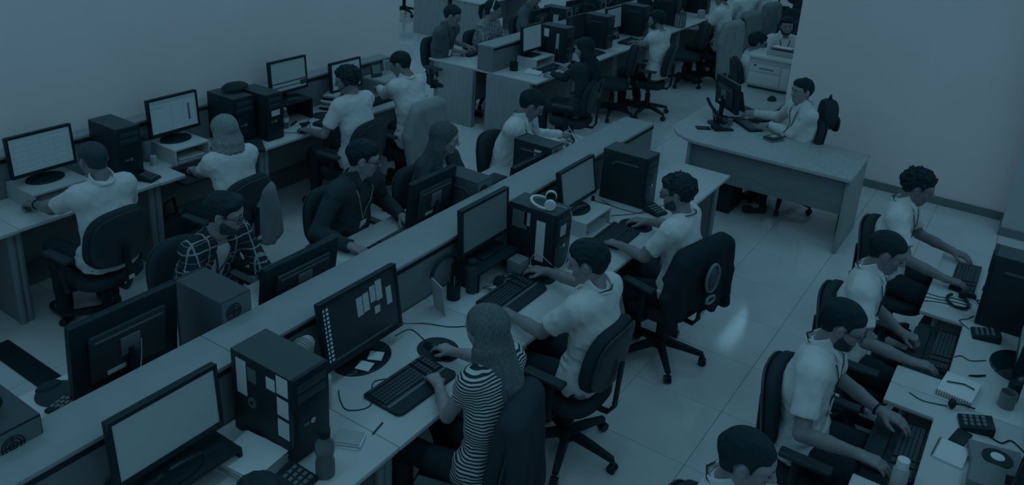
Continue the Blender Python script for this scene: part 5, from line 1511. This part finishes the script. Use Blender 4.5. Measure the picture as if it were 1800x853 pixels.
# ------------------------------------------------------------------ far double row
mug('black mesh pen cup at the near end of the far row', 8.06, 5.22, D, 0.05, 0.10, M_black, 7)
riser('white monitor riser at the near end of the far row', 8.48, 5.18, 0.42, 0.28, 0.12)
monitor('monitor with bright page at the near end of the far row', 8.42, 5.22, D + 0.12, 0.44, 0.32, 0.0, 0.06, 4, M_screenb, base='rect', content=[('figure', M_screen, [(0.6, 0.68, 0.55, 0.68), (0.4, 0.5, 0.3, 0.32)])])
tX = tower('black tower with sticky note and paper strip on its side in the far row', 8.87, 5.13, D, 0.20, 0.38, 0.44, emboss=False)
side_note(tX, 0.06, 0.13, 0.30, 0.40, M_paper); side_note(tX, -0.09, -0.05, 0.12, 0.36, M_paper2); side_note(tX, -0.085, -0.055, 0.12, 0.17, M_paper)
tower('black tower behind the dark-haired woman head in the far row', 9.92, 5.10, D, 0.20, 0.36, 0.44)
monitor('dark monitor between the two black towers of the far row', 9.48, 5.20, D, 0.46, 0.31, 0.0, 0.16, 4, M_screend)
monitor('monitor with grey screen before the ribbed far tower', 10.55, 5.20, D, 0.46, 0.32, 0.0, 0.12, 4, M_screen)
tower('large black tower with ribbed side beside the bearded far man', 10.99, 5.08, D, 0.20, 0.38, 0.44)
tower('black tower right of the bearded far man head', 12.12, 5.08, D, 0.20, 0.38, 0.46)
monitor('dark monitor beyond the bearded far man', 11.6, 5.22, D, 0.46, 0.32, 0.0, 0.12, 4, M_screend)
t = thing('striped_bin', 'round bin with vertical stripes on the far row desk', 'bin', (12.04, 4.80, D)); MB().lathe([(0.07, 0), (0.085, 0.20), (0.08, 0.20), (0.066, 0.01)], 24, cap=False).build('wall', M_grey, t)
for k in range(12): MB().b2(0.079, 0.086, -0.008, 0.008, 0.02, 0.19).build('stripe', M_lgrey, t).rotation_euler.z = 2 * PI * k / 12
monitor('dark monitor at the top of the far row', 13.0, 5.2, D, 0.46, 0.32, 0, 0.12, 4, M_screend)
tower('dark tower at the top right of the far row', 13.4, 5.08, D, 0.2, 0.38, 0.46)
o = MB().b2(-0.05, 0.05, -0.05, 0.05, 0, 0.13).build('paper_cup_box', M_lgrey, None, bevel=.004); o.location = (13.0, 4.84, D); tag(o, 'small pale box at the top right of the far row', 'box')
keyboard('keyboard of the dark-haired woman in the far row', 8.42, 4.93, D, 0.05, w=0.42, rest=False)
mouse('mouse of the dark-haired woman in the far row', 8.88, 4.86, D)
papers('loose papers and pen beside the dark-haired woman', 8.14, 4.99, D, 0.24, 0.20, 3, 0.3)
tag(MB().tube([(8.2, 5.05, D + .024), (8.28, 4.98, D + .024)], 0.005, 6).build('pen', M_black), 'pen on the loose papers of the far row', 'pen')
keyboard('keyboard on the far desk with the empty chair', 9.45, 4.90, D, 0.0, w=0.42, rest=False)
keyboard('keyboard of the bearded far man', 10.5, 4.90, D, 0.0, w=0.42, rest=False)
mouse('mouse before the ribbed far tower', 10.85, 4.88, D)
monitor('black monitor seen from behind at the woman with patterned blouse', 9.60, 5.86, D, 0.44, 0.31, PI, 0.13, 4, M_screen)
tZ = tower('tower seen from behind with a note on its side, back side of the far row', 9.98, 5.78, D, 0.19, 0.36, 0.43, PI)
side_note(tZ, -0.02, 0.06, 0.22, 0.34, M_paper, sx=1, w=0.19)
monitor('black monitor seen from behind above the partition of the far row', 10.55, 5.86, D, 0.46, 0.32, PI, 0.13, 4, M_screen)
tower('dark tower at the top of the far row, back side', 10.98, 5.78, D, 0.19, 0.36, 0.43, PI)
monitor('dark monitor seen from behind at the top edge', 11.6, 5.86, D, 0.46, 0.34, PI, 0.13, 4, M_screen)
tower('black tower at the top edge behind the bearded far man', 12.1, 5.78, D, 0.19, 0.36, 0.44, PI)
keyboard('keyboard of the man in the dark polo', 8.36, 6.02, D, PI, w=0.40, rest=False)
cable('white wire hanging on the side of the far tower', [(10.09, 4.915, 1.05), (10.10, 4.91, 0.9), (10.09, 4.90, 0.8), (10.12, 4.86, D + .004)], 0.003, M_lgrey)

# bags and things under the left desks
t = thing('handbag', 'dark handbag with straps standing under the left row desk', 'bag', (3.62, 5.55, 0), 0.3)
MB().pillow(0.17, 0.16, 0.16, 24, 2.6, 0.0, (0, 0, 0.165)).build('bag', M_rubber, t); MB().tube([(-0.08, 0, 0.30), (-0.05, 0, 0.46), (0.05, 0, 0.46), (0.08, 0, 0.30)], 0.012, 8).build('strap', M_black, t)
t = thing('bag', 'pale bag leaning on the dark handbag under the left row', 'bag', (3.86, 5.42, 0), -0.4)
MB().pillow(0.14, 0.13, 0.14, 24, 2.4, 0.0, (0, 0, 0.132)).build('bag', M_parts, t); MB().tube([(-0.05, 0, 0.25), (0, 0, 0.33), (0.05, 0, 0.25)], 0.008, 8).build('handle', M_parts, t)
# ------------------------------------------------------------------ people and the chairs they sit on
def seat(label, who, yaw, back=-0.08, arms=True, dx=0.0, base_rot=0.3, **kw):
    f = (math.cos(math.radians(yaw)), math.sin(math.radians(yaw)))
    return chair(label, who.location.x - f[0] * back + dx * f[1], who.location.y - f[1] * back - dx * f[0], yaw, arms, base_rot=base_rot, **kw)
CW = cloth_mat
# left row
P1 = person('shaven-headed man in white polo seen from behind, left row', (2.76, 5.03, 1.20), 88, hy=4, hp=-18, hair='buzz', hair_t=0.22, skin=0.46, lanyard=False, hands={'L': (2.545, 5.56, 0.80, 110, 0.9)}, lean=-0.03, watch='L')
seat('swivel chair of the shaven-headed man, with white tag', P1, 94, base_rot=0.9)
P2 = person('blonde woman in a white tee at the left row', (3.68, 4.88, 1.20), 82, hy=10, hp=-16, sex='f', hair='bob', hair_t=0.58, skin=0.55, lanyard=False, collar=False, hands={'L': (3.66, 5.28, 0.80, 70, 0.5), 'R': (4.02, 5.40, 0.74, 95, 0.4)})
seat('swivel chair of the blonde woman with a pale jacket on it', P2, 95, base_rot=0.2)
P3 = person('man with headset and white tee reaching for his mouse', (5.20, 5.13, 1.225), 88, hy=38, hp=-14, hair='curly', hair_t=0.10, skin=0.5, lanyard=False, collar=False, headset=M_black, hands={'L': (4.88, 5.36, 0.785, 80, 0.35), 'R': (5.36, 5.50, 0.79, 85, 0.3)}, lean=0.05)
seat('swivel chair of the headset man, left row', P3, 94, base_rot=0.5)
P4 = person('man in a long-sleeved white shirt leaning forward at the row end', (5.95, 5.16, 1.225), 85, hy=25, hp=-26, hair='crop', hair_t=0.09, skin=0.5, sleeve='long', lanyard=False, hands={'L': (6.02, 5.52, 0.90, 60, 0.6), 'R': (6.28, 5.50, 0.80, 90, 0.4)}, lean=0.1)
seat('swivel chair with a pale jacket at the end of the left row', P4, 90, base_rot=0.1)
# central row, far side (they face the camera side)
plaid = wave_mat('plaid_flannel', 0.07, 0.62, (0, 1, 2, 2), (11.0, 11.0, 11.0, 22.0), (0.10, 0.10, 0.10, 0.05), warp=0.02)
P5 = person('bearded man with glasses in an open plaid shirt', (2.77, 3.72, 1.215), -90, hy=33, hp=-14, hair='quiff', hair_t=0.10, skin=0.55, beard=0.8, glasses=True, sleeve='long', shirt=plaid, under=CW(0.85), collar=False, lanyard=True, lean=0.25)
seat('swivel chair of the man in the plaid shirt', P5, -90, base_rot=0.3)
P6 = person('man with glasses and lanyard in a dark long-sleeved shirt', (3.93, 3.73, 1.215), -90, hy=40, hp=-14, hair='short', hair_t=0.05, skin=0.55, glasses=True, sleeve='long', shirt=CW(0.14), belly=0.08, sc=1.04, hands={'R': (3.53, 3.37, 0.785, -80, 0.35), 'L': (4.05, 3.42, 0.785, -105, 0.35)}, lean=0.14, lany=mat('pale_ribbon', 0.55, 0.7))
seat('swivel chair of the man in the dark shirt', P6, -90, base_rot=0.8)
P7 = person('young woman with long hair and dark cardigan at the central row', (4.63, 3.57, 1.215), -95, hy=42, hp=-12, sex='f', hair='long', hair_t=0.30, skin=0.6, sleeve='long', shirt=CW(0.2), under=CW(0.8), lanyard=False, collar=False, lean=0.1)
seat('swivel chair of the young long-haired woman', P7, -95, base_rot=0.4)
P8 = person('man in a white long-sleeved shirt reading a sheet of paper', (5.78, 3.54, 1.215), -85, hy=30, hp=-32, hair='short', hair_t=0.07, skin=0.48, sleeve='long', hands={'R': (6.02, 3.30, 0.86, -30, 0.7), 'L': (6.20, 3.36, 0.86, -60, 0.7)}, lean=0.14)
seat('swivel chair of the man reading a sheet', P8, -85, base_rot=0.4, arms=False)
t = MB().add([(-0.10, 0, 0), (0.10, 0, 0), (0.10, 0.03, 0.14), (-0.10, 0.03, 0.14), (-0.10, 0.003, 0), (0.10, 0.003, 0), (0.10, 0.033, 0.14), (-0.10, 0.033, 0.14)], [(0, 1, 2, 3), (7, 6, 5, 4), (0, 4, 5, 1), (1, 5, 6, 2), (2, 6, 7, 3), (3, 7, 4, 0)]).build('paper_sheet', M_paper2)
t.location = (6.20, 3.27, 0.84); t.rotation_euler = (-0.5, 0.0, 0.75); tag(t, 'sheet of paper held by the man in the white shirt', 'paper')
# central row, near side
stripes = wave_mat('striped_jersey', 0.10, 0.88, (2,), (64.0,), (0.5,), warp=0.012)
P9 = person('woman with long straight hair in a striped sleeveless top', (2.77, 1.86, 1.195), 84, hy=6, hp=-14, sex='f', hair='long', hair_t=0.40, skin=0.6, sleeve='cap', shirt=stripes, lanyard=False, collar=False, hands={'L': (2.78, 2.18, 0.785, 60, 0.4), 'R': (3.00, 2.30, 0.79, 85, 0.35)}, side=-0.08, lean=0.03)
seat('swivel chair with a dark sweater over its back, bottom centre', P9, 106, base_rot=0.6, dx=0.0)
P10 = person('man in white polo with a lanyard seen from behind, centre', (3.64, 1.80, 1.205), 88, hy=18, hp=-16, hair='short', hair_t=0.08, skin=0.52, hands={'R': (4.02, 2.37, 0.795, 100, 0.35), 'L': (3.50, 2.24, 0.79, 75, 0.35)}, sc=1.03, lean=-0.02)
seat('swivel chair of the white-polo man in the centre', P10, 90, base_rot=0.95)
P11 = person('bearded man with glasses in a white tee at the central row', (4.87, 1.81, 1.205), 92, hy=10, hp=-14, hair='curly', hair_t=0.11, skin=0.5, beard=1.0, glasses=True, collar=False, hands={'R': (5.12, 2.20, 0.79, 100, 0.35), 'L': (4.70, 2.18, 0.785, 80, 0.35)})
seat('swivel chair with a printed dark jacket over its back', P11, 76, base_rot=0.25)
# supervisor
P12 = person('supervisor in a white shirt with lanyard at the big wood desk', (8.20, 1.92, 1.16), 135, hy=8, hp=-4, hair='short', hair_t=0.08, skin=0.52, sleeve='long', hands={'L': (7.98, 2.20, 0.79, 130, 0.35), 'R': (8.22, 2.44, 0.79, 125, 0.35)}, lean=0.02)
seat('dark high-backed chair of the supervisor', P12, 125, base_rot=0.2)
bp = [o for o in bpy.data.objects if o.name == 'backpack'][0]
bp.location = (P12.location.x + 0.12, P12.location.y - 0.19, 0.74); bp.rotation_euler.z = math.radians(35)
# right row
P13 = person('curly-haired man in white polo with lanyard, farthest in the right row', (6.11, 0.53, 1.21), -92, hy=10, hp=-16, hair='curly', hair_t=0.07, skin=0.45, hands={'L': (6.12, 0.14, 0.79, -100, 0.35), 'R': (5.66, 0.12, 0.79, -80, 0.35)})
seat('swivel chair of the curly-haired man, right row', P13, -92, arms=False, base_rot=0.2)
P14 = person('young man in white polo with his fist on the keyboard tray', (4.87, 0.50, 1.21), -90, hy=8, hp=-18, hair='crop', hair_t=0.07, skin=0.48, hands={'L': (4.84, 0.24, 0.74, -95, 0.9), 'R': (4.58, 0.14, 0.745, -70, 0.3)})
seat('swivel chair of the young man, right row', P14, -90, base_rot=0.5)
P15 = person('bearded man with glasses and wristband typing in the right row', (3.88, 0.515, 1.21), -90, hy=8, hp=-18, hair='crop', hair_t=0.06, skin=0.5, beard=0.5, glasses=True, hands={'L': (3.97, 0.18, 0.745, -95, 0.3), 'R': (3.58, 0.20, 0.745, -85, 0.3)}, sc=1.03, watch='L')
seat('swivel chair of the bearded man with glasses, right row', P15, -90, base_rot=0.9)
P16 = person('man with thinning hair cut by the bottom frame edge', (2.65, 0.57, 1.215), -90, hy=5, hp=-14, hair='balding', hair_t=0.08, skin=0.52)
seat('swivel chair of the man with thinning hair', P16, -90, base_rot=0.5)
# bottom edge: hair of one more colleague
P0 = person('dark hair of a colleague at the bottom frame edge', (1.49, 1.90, 1.09), 90, hy=0, hp=-12, hair='short', hair_t=0.10, skin=0.5)
seat('swivel chair below the bottom frame edge', P0, 90)
# far double row
P17 = person('man in a dark polo with lanyard at the end of the far row', (8.19, 6.26, 1.215), -88, hy=24, hp=-20, hair='short', hair_t=0.07, skin=0.5, shirt=CW(0.30), lod=1.3, hands={'R': (8.14, 6.06, 0.79, -70, 0.4), 'L': (8.42, 6.08, 0.79, -80, 0.4)}, lean=0.08)
seat('swivel chair of the man in the dark polo', P17, -88, base_rot=0.4)
blouse = mat('patterned_blouse', 0.45, 0.85, 0.1, grain=0.35, gscale=45)
P18 = person('woman with pale headphones in a patterned blouse, far row', (8.90, 6.14, 1.215), -88, hy=30, hp=-14, sex='f', hair='tied', hair_t=0.08, skin=0.55, shirt=blouse, lod=1.3, headset=M_lgrey, lanyard=False, collar=False, sc=1.03, belly=0.08, lean=0.08)
seat('swivel chair of the woman in the patterned blouse', P18, -88, base_rot=0.4)
P19 = person('person in a grey shirt at the top edge behind the monitors', (10.15, 6.31, 1.2), -88, hy=20, hair='short', skin=0.5, shirt=CW(0.35), lod=1.5, lanyard=False)
seat('swivel chair of the person at the top edge', P19, -88)
P20 = person('dark-haired woman in a dark top seen from behind, far row', (7.95, 4.24, 1.205), 85, hy=12, hp=-14, sex='f', hair='long', hair_t=0.07, skin=0.58, sleeve='long', shirt=CW(0.13), lod=1.3, lanyard=False, collar=False, hands={'L': (8.10, 4.78, 0.785, 90, 0.35), 'R': (8.52, 4.82, 0.785, 95, 0.35)}, lean=-0.05)
seat('swivel chair of the dark-haired woman, far row', P20, 100, base_rot=0.6)
P21 = person('bearded man in a white tee at the far row', (10.05, 4.33, 1.21), 85, hy=14, hp=-12, hair='short', hair_t=0.07, skin=0.5, beard=0.8, lod=1.3, collar=False, hands={'L': (10.35, 4.80, 0.785, 90, 0.35), 'R': (10.62, 4.84, 0.785, 95, 0.35)}, headset=M_black)
seat('swivel chair of the bearded far man', P21, 108, base_rot=0.3)
P22 = person('man in white seen from behind at the top of the far row', (12.25, 4.28, 1.25), 88, hy=5, hp=-14, hair='short', skin=0.5, lod=1.5, sleeve='short', lanyard=False)
seat('swivel chair of the white-shirted man at the top', P22, 80)
P23 = person('man in a pale shirt at the top edge beside the hanging jackets', (13.3, 4.35, 1.24), 88, hy=5, hair='short', skin=0.5, lod=1.5, sleeve='long', lanyard=False)
seat('swivel chair under the first hanging jacket', P23, 80)
P24 = person('colleague in white at the top edge, farthest in the far row', (14.4, 4.35, 1.24), 88, hair='short', skin=0.5, lod=1.5, sleeve='long', lanyard=False)
seat('swivel chair under the second hanging jacket', P24, 80)
P25 = person('man with glasses and white shirt behind the printer', (10.25, 3.03, 1.105), -60, hy=0, hp=-10, hair='curly', hair_t=0.07, skin=0.48, glasses=True, lod=1.3, lanyard=False, pz=0.5)
seat('dark swivel chair of the man behind the printer', P25, -60, arms=False)
P26 = person('bearded man with headset facing the camera beyond the printer', (11.35, 3.01, 1.16), -150, hy=-5, hp=-6, hair='short', hair_t=0.07, skin=0.5, beard=0.7, lod=1.3, headset=M_black, pz=0.5)
seat('dark swivel chair of the bearded headset man beyond the printer', P26, -150, arms=False)
# empty chairs of the far row
chair('empty swivel chair next to the dark-haired woman', 9.40, 4.55, 118, False, base_rot=0.5)
chair('empty swivel chair right of the bearded far man', 11.55, 4.45, 122, False, base_rot=0.1)
chair('empty swivel chair beside the hanging white jackets', 12.75, 4.3, 118, False, base_rot=0.7)
chair('swivel chair at the top left behind the white wall', 12.2, 10.5, 40, False, base_rot=0.2)

chair('dark chair right of the bearded headset man, at the wall edge', 12.75, 3.28, -160, False)
chair('dark chair behind the bearded headset man, top right', 13.75, 3.6, 175, False)
chair('dark chair at the top edge beside the white wall', 14.8, 3.8, 150, True)
chair('dark chair at the top edge right of the last jacket', 15.5, 4.15, 120, True)
chair('dark chair at the top edge, farthest along the wall', 16.6, 4.4, 160, True)
monitor('dark monitor at the top right edge beyond the jackets', 15.6, 4.9, 0.74, 0.46, 0.34, 0.3, 0.12, 4, M_screend)

# ------------------------------------------------------------------ garments hung over chairs
def jacket(label, x, y, yaw, t_, drop=0.45, wide=0.26, sleeves=True, zt=0.97, seed=1.0, mt=None, name='jacket'):
    a = math.radians(yaw - 90)
    c, s_ = math.cos(a), math.sin(a)
    def W(px, py, pz): return V3(x + px * c - py * s_, y + px * s_ + py * c, pz)
    fl = Field(V3(x - 0.5, y - 0.5, zt - drop - 0.18), V3(x + 0.5, y + 0.5, zt + 0.1), 0.0085)
    yb = -0.255
    fl.cone(W(-wide + 0.07, yb + 0.02, zt - 0.03), W(wide - 0.07, yb + 0.02, zt - 0.03), 0.058, 0.058, 0.03)
    for q in np.linspace(-1, 1, 9):
        b = W(q * wide * 1.02, yb - 0.035 - 0.02 * math.sin(q * 5 + seed), zt - drop - 0.03 * math.sin(q * 3 + seed))
        fl.cone(W(q * (wide - 0.05), yb - 0.005, zt - 0.05), b, 0.045, 0.030, 0.03)
    for q in np.linspace(-1, 1, 7):
        fl.cone(W(q * (wide - 0.06), yb + 0.06, zt - 0.06), W(q * wide, yb + 0.085, zt - drop * 0.45), 0.03, 0.02, 0.03)
    if sleeves:
        for sg in (-1, 1):
            fl.cone(W(sg * (wide - 0.03), yb, zt - 0.06), W(sg * (wide + 0.05), yb + 0.02, zt - 0.28), 0.055, 0.05, 0.03)
            fl.cone(W(sg * (wide + 0.05), yb + 0.02, zt - 0.28), W(sg * (wide + 0.02), yb - 0.02, zt - drop - 0.08), 0.05, 0.042, 0.02)
    X, Y, Z = fl.coords()
    al = (X - x) * c + (Y - y) * s_
    zz = Z + 0 * al; fade = np.clip((zt + 0.02 - zz) / 0.22, 0.12, 1.0)
    fl.F = fl.F + (fade * (0.012 * vnoise(al * 17 + seed * 3 + 0.8 * np.sin(zz * 8), zz * 2.5 + seed, 0 * zz + seed) + 0.006 * vnoise(al * 38 + zz * 6, zz * 5, 0 * zz + 4.4))).astype(np.float32)
    V, Q = nets(fl)
    O = V3(x, y, 0)
    o = mesh_from(name, [(V, Q, 0)], [mt or CW(t_)], O, None)
    o.location = (x, y, 0)
    return tag(o, label, 'jacket', 'garments over the chair backs'), W
def cpos(o, yaw, back=-0.08):
    f = (math.cos(math.radians(yaw)), math.sin(math.radians(yaw)))
    return o.location.x - f[0] * back, o.location.y - f[1] * back
jacket('dark sweater draped over the chair of the striped-top woman', *cpos(P9, 106), 106, 0.13, 0.62, 0.20, False, zt=0.99, seed=2.0, name='sweater')
jk, W = jacket('black printed jacket draped over the bearded man chair', *cpos(P11, 76), 76, 0.06, 0.42, 0.27, True, seed=0.4)
jacket('pale jacket hanging on the chair at the left row end', *cpos(P4, 90), 90, 0.62, 0.55, 0.215, True, seed=3.0)
j2, W2 = jacket('pale jacket hanging at the side of the blonde woman chair', cpos(P2, 95)[0] + 0.20, cpos(P2, 95)[1] + 0.02, 75, 0.55, 0.42, 0.10, False, zt=0.86, seed=1.3)
jacket('pale jacket on the chair of the white-shirted man at the top', *cpos(P22, 80), 80, 0.62, 0.72, 0.24, True, seed=1.3)
jacket('grey jacket with folds hanging on the first chair by the printer', *cpos(P23, 80), 80, 0.5, 0.62, 0.24, True, seed=2.1)
jacket('grey jacket on the second chair at the top right', *cpos(P24, 80), 80, 0.45, 0.62, 0.24, True, seed=0.3)
# print on the black jacket: a pale ring emblem and a crest below
O11 = jk.location
m_ = MB(); ring = []
def onb(u, v): p = W(u, -0.345 - 0.01, 0.97 - v); return (p[0] - O11.x, p[1] - O11.y, p[2])
m_.tube([onb(-0.03 + 0.065 * math.cos(a), 0.18 + 0.095 * math.sin(a)) for a in np.linspace(0, 2 * PI, 22)[:-1]], 0.011, 8, closed=True, flat=1.0)
m_.build('printed_ring', CW(0.5), jk)
c_ = onb(-0.03, 0.18)
MB().ball((0, 0, 0), (0.055, 0.022, 0.085), 16).build('hood_lining', CW(0.3), jk).location = c_
m_ = MB(); m_.tube([onb(-0.02 + 0.045 * math.cos(a), 0.34 + 0.025 * math.sin(a)) for a in np.linspace(0, 2 * PI, 14)[:-1]], 0.010, 6, closed=True); m_.build('printed_crest', CW(0.6), jk)
